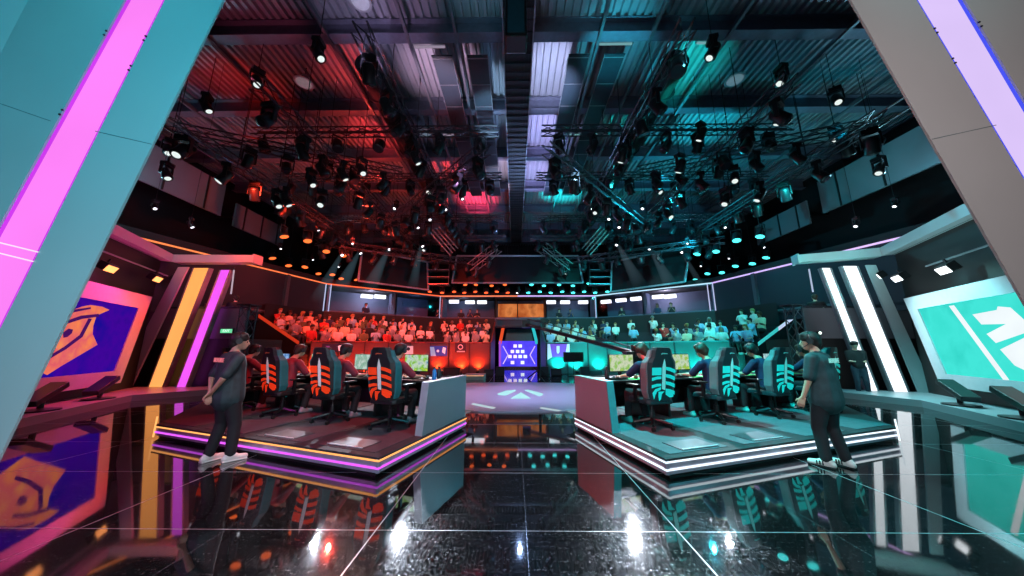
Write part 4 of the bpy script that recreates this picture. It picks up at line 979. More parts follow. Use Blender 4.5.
RIGHTPX = [(168, 95), (183, 125), (287, 92), (345, 118), (395, 115), (300, 150), (437, 160), (487, 110), (512, 122), (530, 85), (570, 90), (592, 112), (658, 105), (540, 150), (482, 160), (408, 180), (765, 60), (828, 55), (862, 65), (885, 108), (762, 145), (805, 160), (620, 155), (20, 100), (38, 110), (70, 108)]
taken = {}
for x, y in RIGHTPX:
    u, v = 600 + x / 5.39, 305 + (y - 6) / 5.39; best = None
    for (s, k, pl) in ROWPOS:
        if s < 0: continue
        tot = sum((b - a).length for a, b in zip(pl, pl[1:])); t = .3
        while t < tot - .2:
            p, _ = along(pl, t); q = proj((p.x, p.y, zrow(k) + 1.25)); e = abs(q[0] - u) + 1.2 * abs(q[1] - v)
            if (k, round(t / .55)) not in taken and (best is None or e < best[0]): best = (e, k, t)
            t += .11
    taken[(best[1], round(best[2] / .55))] = best[2]
fill(-1, wl)
rows_ = {}
for (k, _), t in taken.items(): rows_.setdefault(k, []).append(t)
def wr(k, u, t): return 540 < u < 594 and random.random() < .9
for k in range(NR):
    pl = [r_[2] for r_ in ROWPOS if r_[0] == 1 and r_[1] == k][0]; ts = sorted(rows_.get(k, []))
    t = .35 + (k % 2) * .25
    while t < 6:
        p, _ = along(pl, t); u, v = proj((p.x, p.y, zrow(k) + 1.2))
        if wr(k, u, t): ts.append(t)
        t += .66
    ts = sorted(ts); last = -9; n = 0
    for t in ts:
        if t - last < .5: t = last + .52
        last = t
        seat_person(1, k, t, n, lambda sn, n=n, k=k: '%s-shirted spectator, %s from the gate, %s of teal stand' % (sn.capitalize(), ORD[n], ROWNAME[k])); n += 1
# ================================================================== BALCONY BOOTHS, RING LIGHT
RP = [(0, 23.75), (6.0, 23.75), (12.1, 18.95), (13.5, 13.0), (14.4, 9.2)]
ZR = 5.5; ZW = 3.80
navy = mat('booth_wall', '3a4458', .7, var=.25, scale=.8); dkblue = mat('balcony_panel', '161c2a', .7, var=.3, scale=.7); frm = mat('window_frame', '5a6478', .4, .4)
wn_ = 0
for s in (-1, 1):
    pts = [mir(s, p) for p in RP]
    outw = []
    for i in range(4):
        a, b = pts[i], pts[i + 1]; nn = Vector(((b - a).y, -(b - a).x)).normalized(); nn = nn if nn.y > -0.5 and nn.dot(Vector((a.x, a.y - 10))) > 0 else -nn; outw.append(nn)
    # roof over booths and dark upper shell
    for i in range(4):
        a, b, o = pts[i], pts[i + 1], outw[i]; dl = (b - a).normalized() * .8
        st_ = struct('ceiling_balcony_%d' % (i + 1 + (0 if s < 0 else 4)), MB().prism([(a.x, a.y, ZR + .06), (b.x, b.y, ZR + .06), (b.x + o.x * 2.8 + dl.x, b.y + o.y * 2.8 + dl.y, ZR + .06), (a.x + o.x * 2.8 - dl.x * (i > 0), a.y + o.y * 2.8 - dl.y, ZR + .06)], (0, 0, .3)), mat('balcony_roof', '0d1016', .8))
        st_ = struct('floor_balcony_%d' % (i + 1 + (0 if s < 0 else 4)), MB().prism([(a.x, a.y, ZW - .7), (b.x, b.y, ZW - .7), (b.x + o.x * 2.8, b.y + o.y * 2.8, ZW - .7), (a.x + o.x * 2.8, a.y + o.y * 2.8, ZW - .7)], (0, 0, .1)), mat('balcony_floor', '1a2030', .8))
    # lit booths: centre and diagonal faces
    for i in (0, 1):
        a, b, o = pts[i], pts[i + 1], outw[i]; o3 = Vector((o.x, o.y, 0)); bk = (a + o * 2.4, b + o * 2.4)
        struct('wall_booth_%d' % (i + 1 + (0 if s < 0 else 2)), MB().prism([(bk[0].x, bk[0].y, ZW - .6), (bk[1].x, bk[1].y, ZW - .6), (bk[1].x, bk[1].y, ZR), (bk[0].x, bk[0].y, ZR)], o3 * .1), navy)
        um = {(-1, 0): (495, 442), (-1, 1): (442, 396, 327), (1, 0): (546, 596), (1, 1): (596, 643, 714)}[(s, i)]
        cuts = []
        n_ = Vector(((b - a).y, -(b - a).x))
        for u in um:
            h = vp(u, 305, a, n_); cuts.append(Vector((h.x, h.y)))
        if i == 0: cuts = [a] + cuts
        for c, d in zip(cuts, cuts[1:]):
            wn_ += 1
            fr = MB()
            for p in (c, d): fr.box((p.x, p.y, (ZW + ZR) / 2), (.07, .07, ZR - ZW))
            for z in (ZW + .03, ZR - .05): fr.tube((c.x, c.y, z), (d.x, d.y, z), .045, n=6)
            w_ = struct('window_%d' % wn_, fr, frm)
            MB().quad((c.x, c.y, ZW), (d.x, d.y, ZW), (d.x, d.y, ZR), (c.x, c.y, ZR)).build('pane', glass_mat('booth_glass'), w_)
            MB().box((d.x - o.x * -.9, d.y + o.y * .9, (ZW + ZR) / 2), (.06, 1.8, ZR - ZW), math.atan2(-o.x, o.y)).build('partition', navy, w_)
        for k in (ZW - .02,): struct('trim_sill_%d' % (i + 1 + (0 if s < 0 else 2)), MB().prism([(a.x - o.x * .05, a.y - o.y * .05, 3.7), (b.x - o.x * .05, b.y - o.y * .05, 3.7), (b.x - o.x * .05, b.y - o.y * .05, ZW), (a.x - o.x * .05, a.y - o.y * .05, ZW)], o3 * .12), mat('sill', '4a566a', .5))
    for i in (2, 3):
        a, b, o = pts[i], pts[i + 1], outw[i]; o3 = Vector((o.x, o.y, 0))
        struct('wall_balcony_%d' % (i + (0 if s < 0 else 2)), MB().prism([(a.x, a.y, 2.9), (b.x, b.y, 2.9), (b.x, b.y, ZR), (a.x, a.y, ZR)], o3 * .1), dkblue)
        if i == 2:
            h = vp(285 if s < 0 else 757, 295, a, Vector(((b - a).y, -(b - a).x)))
            struct('trim_post_%d' % (1 if s < 0 else 2), MB().box((h.x, h.y, 4.2), (.22, .22, 2.6)), mat('post_grey', '4a4a54', .6))
            struct('trim_ledge_%d' % (1 if s < 0 else 2), MB().tube((a.x, a.y, 3.35), (b.x, b.y, 3.35), .09), mat('post_grey', '4a4a54', .6))
    # ring light
    rl = thing('ring_light', 'thin glowing line running round the %s half of the balcony edge' % ('orange' if s < 0 else 'violet-white'), 'light strip')
    for i in range(4):
        a, b, o = pts[i], pts[i + 1], outw[i]
        cc = (('ring_o%d' % i, ('ff8a60', 'ff6a40', 'ff7848', 'ff8850')[i], 1.2) if s < 0 else ('ring_t%d' % i, ('e0b8ff', 'b8e0f4', 'd0b8ff', 'e0c0ff')[i], 1.2))
        MB().tube((a.x - o.x * .06, a.y - o.y * .06, ZR + .02), (b.x - o.x * .06, b.y - o.y * .06, ZR + .02), .04, n=6).build('strip', glow(*cc), rl)
    q, o = pts[2], outw[1]
    for k in (0.0, .28):
        d = (pts[1] - pts[2]).normalized() * k
        MB().tube((q.x + d.x - o.x * .08, q.y + d.y - o.y * .08, ZW), (q.x + d.x - o.x * .08, q.y + d.y - o.y * .08, ZR), .03, n=6).build('corner_strip', glow('corner_strip', 'c0c8f0', 1.0), rl)
    q, o = pts[1], outw[0]
    MB().tube((q.x, q.y - .08, ZW + .01), (q.x, q.y - .08, ZR), .03, n=6).build('corner_strip', glow('corner_strip', 'c0c8f0', 1.0), rl)
    # booth ceiling lamps
    lamps = {-1: ((454, 301, 0), (470, 301.5, 0), (482, 301.5, 0), (367, 295.5, 1), (380, 296, 1)), 1: ((551, 301.5, 0), (565, 301.5, 0), (583, 301.5, 0), (606, 301, 1), (621, 299.5, 1), (636, 298, 1), (658, 296, 1), (670, 295.5, 1))}[s]
    for n, (u, v, i) in enumerate(lamps):
        a, b, o = pts[i], pts[i + 1], outw[i]; h = vp(u, v, a + o * .9, Vector(((b - a).y, -(b - a).x)))
        dn = (b - a).normalized()
        lm = tag(MB().box((0, 0, .05), (.75, .25, .08), math.atan2(dn.y, dn.x)).build('booth_lamp', mat('lamp_shell', 'a0a4a8', .5)), 'white ceiling lamp in the %s-side booths, %s from the middle' % (SIDE[s], ORD[n]), 'lamp', 'booth lamps'); lm.location = h  # booth ceiling lamp, modelled without a hanger
        MB().box((0, 0, -.06), (.75, .3, .24), math.atan2(dn.y, dn.x)).build('diffuser', glow('booth_diffuser', 'f4f4ff', 2.0), lm)
    m0 = (pts[0] + pts[1]) / 2 + outw[0] * 1.2 + Vector((s * 1.5, 0)); m1 = pts[1].lerp(pts[2], .62) + outw[1] * 1.1; m2 = pts[1].lerp(pts[2], .2) + outw[1] * 1.1
    point((m0.x, m0.y, 5.2), 'b8c4e8', 60, .1); point((m1.x, m1.y, 5.2), 'd8cce8', 330, .1); point((m2.x, m2.y, 5.2), '7a94d0', 60, .1)
    # lit partition edge
    u = 393 if s < 0 else 645; a, b, o = pts[1], pts[2], outw[1]
    # booth crew
    for n, (u, i) in enumerate((((461, 0), (470, 0), (477, 0), (365, 1), (437, 1)) if s < 0 else ((559, 0), (570, 0), (622, 1), (658, 1), (672, 1)))):
        a, b, o = pts[i], pts[i + 1], outw[i]; h = vp(u, 315, a + o * .75, Vector(((b - a).y, -(b - a).x)))
        stl = tag(MB().lathe([(.17, .36), (.17, .40), (.03, .40)], 14).build('booth_stool', PLASTIC), 'round dark stool under the booth crew person, %s from the middle, %s side' % (ORD[n], SIDE[s]), 'stool', 'booth stools'); stl.location = (h.x, h.y, ZW - .598)
        MB().tube((0, 0, 0), (0, 0, .38), .03).build('post', PLASTIC, stl); MB().tube((0, 0, 0), (0, 0, .02), .16).build('foot', PLASTIC, stl)
        spectator((h.x, h.y, ZW - .6), math.atan2(o.x, -o.y) + .2, (0, 2, 4)[n % 3], SHMAT['navy' if n % 2 else 'black'], SKINS[n % 2], HAIRM['brown'], TRM[1], 'dark-clothed crew person behind booth glass, %s from the middle, %s side' % (ORD[n], SIDE[s]), 'booth crew', zoff=0.0)
    if s < 0:
        pa, pb = vp(498, 318, (0, 25.9), (0, 1)), vp(544, 304, (0, 25.9), (0, 1))
        wp_ = thing('backlit_wall_picture', 'wide glowing orange wall picture behind the middle booth window', 'picture')
        MB().box(((pa.x + pb.x) / 2, 25.9, (pa.z + pb.z) / 2), (pb.x - pa.x, .06, abs(pb.z - pa.z))).build('picture', screen_mat('warm_picture', ('6a2c18', 'ff9450', 'c05828', 'ffa868'), .8, .45), wp_)
        MB().box(((pa.x + pb.x) / 2, 25.87, min(pa.z, pb.z) - .03), (pb.x - pa.x + .1, .08, .06)).build('frame', BLACK, wp_)
# ================================================================== HANGING SCREENS AND RACKS
def hang_screen(P, label, edge):
    r = thing('hanging_screen', label, 'screen'); n = (P[1] - P[0]).cross(P[3] - P[0]).normalized(); n = n if n.y < 0 else -n
    MB().prism(P, -n * .12).build('panel', mat('screen_off', '0a0d12', .55, var=.3, scale=1, spec=.2), r)
    e = mat('screen_edge', '8a929e', .4, .3)
    for a, b in ((P[0], P[1]), (P[1], P[2]), (P[2], P[3]), (P[3], P[0])): MB().tube(a + n * .03, b + n * .03, .07, n=6).build('edge_frame', e, r)
    for q in (P[0].lerp(P[1], .15), P[0].lerp(P[1], .85)):
        MB().tube(q, Vector((q.x, q.y, ZC)), .025, n=6).build('chain', STEEL, r)
hang_screen([ay(u, v, 22.0) for u, v in ((457, 256), (578, 256), (583, 283), (452, 283))], 'wide dark hanging screen above the middle booths', 0)
dn_ = {s: Vector((s * .62, .785)) for s in (-1, 1)}
for s, px in ((-1, ((362, 250), (427, 262), (428, 290), (358, 281))), (1, ((612, 262), (690, 246), (685, 282), (611, 292)))):
    hang_screen([vp(u, v, mir(s, (8.4, 20.6)), dn_[s]) for u, v in px], 'dark hanging screen turned over the %s stand' % SIDE[s], 0)
for s, (u0, u1) in ((-1, (430, 449)), (1, (588, 611))):
    r = thing('speaker_rack', 'hanging rack of flat slats beside the %s end of the middle screen' % SIDE[s], 'rack')
    y = 22.3; a = ay(u0, 256, y); b = ay(u1, 286, y)
    for x in (a.x, b.x): MB().box((x, y, (a.z + b.z) / 2 + 1), (.06, .5, abs(a.z - b.z) + 2)).build('upright', STEEL, r)
    for v in (263, 271, 278, 285):
        c = ay((u0 + u1) / 2, v, y); MB().box((c.x, y - .1, c.z), (b.x - a.x, .6, .07)).build('slat', ALU, r)
    for x in (a.x, b.x): MB().tube((x, y, max(a.z, b.z) + 1), (x, y, ZC), .02).build('chain', STEEL, r)
# ================================================================== CEILING RIG
def truss_mesh(L, w=.34, bay=.55, r=.028, r2=.014):
    mb = MB(); h = w / 2; n = max(2, round(L / bay)); cs = [(-h, -h), (h, -h), (h, h), (-h, h)]
    for y, z in cs: mb.tube((0, y, z), (L, y, z), r, n=6)
    for k in range(4):
        (y0, z0), (y1, z1) = cs[k], cs[(k + 1) % 4]
        for i in range(n):
            x0, x1 = L * i / n, L * (i + 1) / n
            if i % 2: y0_, z0_, y1_, z1_ = y1, z1, y0, z0
            else: y0_, z0_, y1_, z1_ = y0, z0, y1, z1
            mb.tube((x0, y0_, z0_), (x1, y1_, z1_), r2, n=4, cap=False)
    return mb
TRUSS = []
TM = mat('truss_black', '4a4e56', .35, .6)
def truss(a, b, label, w=.34):
    a, b = Vector(a), Vector(b); d = b - a
    r = tag(truss_mesh(d.length, w).build('hanging_truss', TM), label, 'truss', 'lighting trusses')
    x = d.normalized(); y = Vector((0, 0, 1)).cross(x).normalized(); z = x.cross(y)
    r.matrix_world = Matrix.Translation(a) @ Matrix((x, y, z)).transposed().to_4x4()
    n = 2 if d.length < 12 else 4
    for i in range(n):
        t = d.length * (i + .5) / n; p = a + x * t
        MB().path([(t, 0, w / 2), (t + (ZC - p.z) * (r.matrix_world.to_3x3().inverted() @ Vector((0, 0, 1))).x, 0, w / 2 + ZC - p.z - w / 2)], .012, 5).build('hoist_chain', STEEL, r)
    TRUSS.append((a, b)); return r
for s in (-1, 1):
    for k, (x, z) in enumerate(((3.9, 9.05), (6.9, 8.3), (10.0, 7.9))):
        truss((X0 + s * x, 6.0 + .8 * k, z), (X0 + s * x, 21.0 if k < 2 else 16.5, z), 'black box truss running front to back, %s out from the catwalk, %s side' % (ORD[k], SIDE[s]))
    truss(az(392 if s < 0 else 640, 222, 8.0), az(486 if s < 0 else 546, 148, 8.0), 'slanting black truss crossing toward the catwalk on the %s side' % SIDE[s])
    truss(mir(s, (3.0, 21.5)).to_3d() + Vector((0, 0, 7.6)), mir(s, (11.0, 15.8)).to_3d() + Vector((0, 0, 7.2)), 'long diagonal black truss parallel to the %s stand' % SIDE[s])
    sx = (lambda u: u) if s < 0 else (lambda u: 1040 - u)
    tb = truss(ay(sx(471), 268, 20.6), ay(sx(498), 247, 19.6), 'short bright stub truss before the middle screen on the %s side' % SIDE[s], .55)
    tb.data.materials[0] = ALU
    sf = thing('slatted_frame', 'slanting frame of parallel metal slats above the %s end of the middle screen' % SIDE[s], 'frame')
    for k in range(4):
        MB().tube(ay(sx(429 + 3.2 * k), 231 - 1.5 * k, 17.0), ay(sx(450 + 2.6 * k), 255 - 2.2 * k, 19.0), .035).build('slat', ALU, sf)
    for u, v, y in ((431, 231, 17.1), (455, 251, 18.9)):
        p = ay(sx(u), v, y); MB().tube(p, (p.x, p.y, ZC), .015, n=5).build('hanger', STEEL, sf)
    truss(mir(s, (5.0, 12)).to_3d() + Vector((0, 0, 8.88)), mir(s, (11.5, 9.0)).to_3d() + Vector((0, 0, 8.7)), 'slanting black truss above the players on the %s side' % SIDE[s])
for k, (y, z, w_) in enumerate(((10.2, 9.5, 10), (13.2, 9.42, 11.5), (16.3, 8.69, 11.5), (19.4, 8.69, 9))):
    truss((X0 - w_, y, z), (X0 - .8, y, z), 'cross truss on the orange side, %s from the players' % ORD[k], .26); truss((X0 + .8, y, z), (X0 + w_, y, z), 'cross truss on the teal side, %s from the players' % ORD[k], .26)
# catwalk
cw = thing('ceiling_catwalk', 'narrow dark mesh catwalk hanging down the middle of the roof', 'catwalk')
mb = MB(); L0, L1, zc, hw = 4.0, 23.4, 9.7, .40
for y in [L0 + .3 * i for i in range(int((L1 - L0) / .3))]: mb.box((X0 - .1, y, zc), (hw * 2, .03, .03))
for x in [-.4 + .1 * i for i in range(9)]: mb.box((X0 - .1 + x, (L0 + L1) / 2, zc), (.012, L1 - L0, .02))
mb.build('mesh_floor', RIG, cw)
MB().box((X0 - .1, (L0 + L1) / 2, zc + .03), (hw * 2, L1 - L0, .01)).build('tray', BLACK, cw)
for s in (-1, 1):
    MB().box((X0 - .1 + s * hw, (L0 + L1) / 2, zc + .02), (.03, L1 - L0, .12)).build('edge_rail', ALU, cw)
    MB().tube((X0 - .1 + s * hw, L0, zc + 1.0), (X0 - .1 + s * hw, L1, zc + 1.0), .025).build('hand_rail', STEEL, cw)
    for i in range(8):
        y = L0 + .5 + i * 2.6; MB().tube((X0 - .1 + s * hw, y, zc), (X0 - .1 + s * hw, y, ZC), .015, n=5).build('hanger', STEEL, cw)
ls = thing('hanging_loudspeaker', 'tall black loudspeaker hanging under the catwalk end nearest the players', 'speaker', ay(516, 45, 5.9)); 
MB().box((0, 0, .55), (.5, .45, 1.1)).build('cabinet', PLASTIC, ls, bevel=.03); MB().box((0, -.235, .55), (.38, .02, .95)).build('grille', mat('spk_teal', '1c4a58', .5), ls); MB().tube((0, 0, 1.1), (0, 0, 2.4), .03).build('pole', STEEL, ls)
# cable trays, rails, ducts
for k, (x, sd) in enumerate(((-2.25, -1), (-1.15, -1), (2.0, 1), (3.1, 1))):
    r = thing('cable_tray', 'long dark panelled tray under the roof, %s from the catwalk on the %s side' % ('second' if k in (0, 3) else 'first', SIDE[sd]), 'cable tray')
    MB().box((x, 12.5, 10.45), (.62, 9, .03)).build('panel', mat('tray_panel', '22303a', .45), r)
    for e in (-1, 1): MB().box((x + e * .32, 12.5, 10.44), (.02, 9, .06)).build('edge', ALU, r)
    for q in range(10): MB().box((x, 8.1 + q * .98, 10.43), (.62, .025, .012)).build('crossbar', ALU, r)
    for y in (9, 16): MB().tube((x, y, 10.45), (x, y, ZC), .012, n=5).build('hanger', STEEL, r)
for k, x in enumerate((-12.6, -9.2, -5.6, -3.2, -1.75, 2.55, 4.1, 6.4, 9.8, 13.0)):
    tag(MB().box((x, 13, 10.75), (.09, 19, .14)).build('roof_rail', mat('rail_steel', '6a7480', .4, .5)), 'straight steel rail under the roof, %s counting from the orange wall' % ORD[k], 'rail', 'roof rails')
for s in (-1, 1):
    r = tag(MB().tube((X0 + s * 4.7, 7.9, 10.1), (X0 + s * 4.9, 20, 10.1), .38, n=18).build('air_duct', mat('duct_black', '0c0e12', .6)), 'thick round black air duct under the roof on the %s side' % SIDE[s], 'duct')
    for y in (9, 12, 15, 18): MB().tube((X0 + s * 4.8, y, 10.1), (X0 + s * 4.8, y + .05, 10.1), .41, n=18).build('band', STEEL, r)
    r = thing('wall_pipe', 'long thin pale pipe along the upper %s side' % SIDE[s], 'pipe')
    for z, nm in ((8.75, 'pipe'), (8.35, 'lower_pipe')): MB().tube((X0 + s * 11.2, 5, z), (X0 + s * 11.2, 21, z), .03).build(nm, ALU, r)
    for y in (7, 11, 15, 19): MB().tube((X0 + s * 11.2, y, 8.35), (X0 + s * 11.2, y, ZC), .015, n=5).build('hanger', STEEL, r)
    # pale boarding high on the side wall
    pm_ = mat('upper_board', '56646c', .8, var=.3, scale=.6)
    for k, (y0, y1, z0_, z1_) in enumerate(((8.6, 13.6, 7.7, 9.3), (14.3, 17.6, 7.5, 8.7), (5.6, 7.8, 7.7, 9.3))):
        r = struct('trim_board_%d' % (k + 1 + (3 if s > 0 else 0)), MB().box((X0 + s * 14.2, (y0 + y1) / 2, (z0_ + z1_) / 2), (.08, y1 - y0, z1_ - z0_)), pm_)
        for q in range(3): MB().box((X0 + s * 14.14, y0 + (y1 - y0) * (q + .5) / 3, (z0_ + z1_) / 2), (.05, .05, z1_ - z0_)).build('batten', BLACK, r)
        MB().box((X0 + s * 15.6, (y0 + y1) / 2, z1_), (2.6, .08, .08)).build('wall_bracket', BLACK, r)
fl = (((409, 47), (445, 47), 8.3), ((597, 44), (632, 44), 8.3), ((697, 43), (712, 43), 8.3), ((440, 135), (466, 135), 12.6), ((563, 135), (597, 134), 12.6))
for k, (a, b, y) in enumerate(fl):
    a, b = ay(*a, y), ay(*b, y)
    r = tag(MB().box((0, 0, .06), (abs(b.x - a.x), .16, .07)).build('fluorescent_fixture', ALU), 'pale tube lamp fixture under the roof, %s of five' % ORD[k], 'lamp', 'tube fixtures'); r.location = (a + b) / 2
    MB().tube((-abs(b.x - a.x) / 2, 0, 0), (abs(b.x - a.x) / 2, 0, 0), .035).build('tube', glow('fluo_%d' % (k in (1, 2, 4)), '90d0d8' if k in (1, 2, 4) else 'c0b0c8', .55), r)  # tubes are off; slight glow painted in for the light they reflect
    MB().tube((0, 0, .1), (0, 0, ZC - r.location.z), .012).build('rod', STEEL, r)
for k, (u, v, y) in enumerate(((360, 1, 7.0), (304, 83, 9.2), (518, 83, 8.6), (735, 80, 9.2), (425, 133, 12.0))):
    c = ay(u, v, y); r = tag(MB().lathe([(.32, 0), (.3, .05), (.12, .2), (.1, .3)], 20).build('high_bay_lamp', mat('high_bay', 'a8b0b8', .4, .3)), 'round pale high-bay lamp hanging under the roof, %s of five' % ORD[k], 'lamp', 'high-bay lamps', None); r.location = c
    MB().tube((0, 0, .3), (0, 0, ZC - c.z), .012).build('rod', STEEL, r); MB().tube((0, 0, .005), (0, 0, -.01), .25, n=20).build('lens', mat('bay_lens', 'c0c8d0', .3, emit='90a0a8', es=.25), r)
# ---------------------------------------------------------------- lamps
def moving_head(key, lensm):
    """hanging head: base box, yoke, tilted barrel, lens"""
    b = MB(); b.box((0, 0, -.06), (.30, .22, .12)); b.tube((0, 0, .0), (0, 0, .1), .03)
    y = MB(); y.box((-.17, 0, -.28), (.03, .09, .34)).box((.17, 0, -.28), (.03, .09, .34)).box((0, 0, -.13), (.36, .1, .03))
    R = Matrix.Rotation(.55, 3, 'X'); h = MB(); h.lathe([(.09, .2), (.13, .14), (.135, -.05), (.15, -.2), (.14, -.23)], 14, R, (0, 0, -.4))
    l = MB(); l.lathe([(.088, -.233), (.08, -.25)], 14, R, (0, 0, -.4))
    return b.mesh('base_box', RIG), y.mesh('yoke', RIG), h.mesh('barrel', RIG, True), l.mesh('lens', lensm)
def par_can(key, lensm):
    b = MB(); b.lathe([(.10, .24), (.14, .2), (.15, 0), (.17, -.14), (.16, -.15)], 14, Matrix.Rotation(.35, 3, 'X'), (0, 0, -.35))
    y = MB(); y.box((-.18, 0, -.2), (.02, .05, .36)).box((.18, 0, -.2), (.02, .05, .36)).box((0, 0, -.02), (.38, .05, .03))
    l = MB(); l.lathe([(.15, -.153), (.14, -.16)], 14, Matrix.Rotation(.35, 3, 'X'), (0, 0, -.35))
    return b.mesh('can', RIG, True), y.mesh('yoke', RIG), None, l.mesh('lens', lensm)
LENS = {'amber': glow('lens_amber', 'ff6a30', 1.9), 'red': glow('lens_red', 'ff5a2c', 2.0), 'teal': glow('lens_teal', '48f0f0', 2.6), 'white': glow('lens_white', 'f0f4ff', 3.5), 'pale': glow('lens_pale', 'e8f4f0', 1.0), 'dark': mat('lens_dark', '2a3038', .15)}
PROT = {}
for k, m in LENS.items(): PROT['h' + k] = moving_head(k, m); PROT['p' + k] = par_can(k, m)
ROD = {}
def lamp(kind, pos, rz, label, group, name, sc=1.0, rod=True, lensdrop=.5):
    b, y, h, l = PROT[kind]
    o = put(name, b); o.location = (pos[0], pos[1], pos[2] + lensdrop * sc); o.rotation_euler = (0, 0, rz); o.scale = (sc, sc, sc); tag(o, label, 'stage light', group)
    put('yoke', y, o)
    if h: put('barrel', h, o)
    put('lens', l, o)
    if rod:
        L = (ZC - o.location.z) / sc; MB().tube((0, 0, 0), (0, 0, L), .011, n=4).build('drop_rod', RIG, o)
    return o
LIT = []
def add(kind, color, lst, z=None, y=None, sc=1.0):
    for u, v in lst:
        p = az(u, v, z) if z else ay(u, v, y)
        if p.z > 9.3: p = az(u, v, 9.3)
        LIT.append((kind, color, p, sc, u, v))
add('p', 'amber', ((307, 241.5), (271.5, 258.5), (283, 237), (326, 252), (288, 266), (305, 267.5), (318, 274), (332, 275), (341, 279), (343, 256), (356, 280)), z=6.6, sc=1.15)
add('h', 'white', ((317, 229), (280, 248), (312, 259), (352, 243), (339, 266.5)), z=6.9, sc=.55)
add('h', 'white', ((341.5, 254),), y=16.2, sc=.9)
add('h', 'white', ((359, 252), (389, 248.5), (421, 245)), y=18.5, sc=.95)
add('p', 'amber', ((465, 285), (476, 285), (491.5, 286), (505, 285)), y=22.4); add('p', 'teal', ((531.5, 285), (544, 286), (559, 285), (573, 286), (589, 284)), y=22.4)
add('p', 'red', ((430, 292), (442, 293), (454, 292), (464, 293), (475, 292), (486, 293), (497, 292), (507.5, 293)), y=22.9, sc=1.0)
add('p', 'teal', ((528, 293), (540, 292), (551, 293), (562, 292), (573, 293), (584, 292), (595, 293), (607.5, 292)), y=22.9); add('h', 'white', ((518.5, 292),), y=22.9, sc=.9)
add('p', 'teal', ((737, 241), (698, 254.5), (736, 266.5), (708, 274), (722, 273), (696, 280), (753, 264), (761, 237), (767, 258), (716.5, 252)), z=6.6, sc=1.15)
add('h', 'white', ((725, 227), (763, 247), (729, 258), (701, 265.5), (688, 243)), z=6.9, sc=.55)
add('h', 'white', ((617.5, 244), (650, 248), (681.5, 251.5)), y=18.5, sc=.95)
add('h', 'white', ((643, 208), (609.5, 218.5), (620, 226.5), (594, 208), (396, 208), (429, 219), (416.5, 226.5), (461, 198), (445, 209)), y=15.5, sc=.8)
add('h', 'pale', ((317, 56), (256, 84), (205, 108), (167.5, 152), (165, 176), (310, 183), (276, 204), (321, 204), (285, 202), (361, 172), (342, 176), (415, 160)), y=9.6, sc=1.0)
add('h', 'pale', ((783, 81), (837, 102), (780, 120), (837, 138), (879, 146), (881, 171), (714, 54), (702, 136), (735, 180), (727, 202), (681, 168), (623, 158), (761, 197)), y=9.6, sc=1.0)
add('h', 'white', ((154, 207.5), (190, 225.5), (896, 205), (857, 225)), y=9.0, sc=.5)
cnt = {}
LIT.sort(key=lambda t: (t[1], t[4]))
for kind, color, p, sc, u, v in LIT:
    s = -1 if u < 517 else 1; key = (kind, color, s); cnt[key] = cnt.get(key, 0) + 1; n = cnt[key] - 1
    nm = 'moving_head_spotlight' if kind == 'h' else 'par_can_spotlight'
    adj = {'amber': 'glowing amber', 'red': 'red-orange lit', 'teal': 'glowing teal', 'white': 'bright white', 'pale': 'softly lit black'}[color]
    wh = ORD[n] if n < 30 else 'last'
    dirn = 'from the orange wall' if s < 0 else 'from the catwalk'
    rz = math.atan2(-(0.2 - p.x), 10 - p.y) + random.uniform(-.5, .5)
    lab = '%s %s, %s counting outward %s' % (adj, 'spotlight' if kind == 'h' else 'par can', wh, dirn)
    lamp(kind + color, p, rz if kind == 'p' else rz + random.uniform(-1, 1), lab.replace('counting outward from the orange wall', 'counted from the orange wall').replace('counting outward', 'counted'), adj + ' lamps', nm, sc)
# dark fixtures on the trusses
n = 0
random.seed(5)
for ti, (a, b) in enumerate(TRUSS):
    L = (b - a).length; m = max(1, int(L / 1.15))
    for i in range(m):
        p = a.lerp(b, (i + .5 + random.uniform(-.2, .2)) / m); s = -1 if p.x < X0 else 1
        kind = random.choice(['hdark', 'hdark', 'pdark', 'hdark', 'hpale' if random.random() < .25 else 'hdark'])
        lamp(kind, (p.x, p.y, p.z - .19), random.uniform(0, 6.28), 'unlit black stage light, %s along the %s-side truss number %s' % (ORD[i], SIDE[s], ORD[ti]) if kind != 'hpale' else 'dim pale stage light, %s along the %s-side truss number %s' % (ORD[i], SIDE[s], ORD[ti]), 'unlit stage lights', 'moving_head_spotlight' if kind[0] == 'h' else 'par_can_spotlight', 1.15, False, 0); n += 1
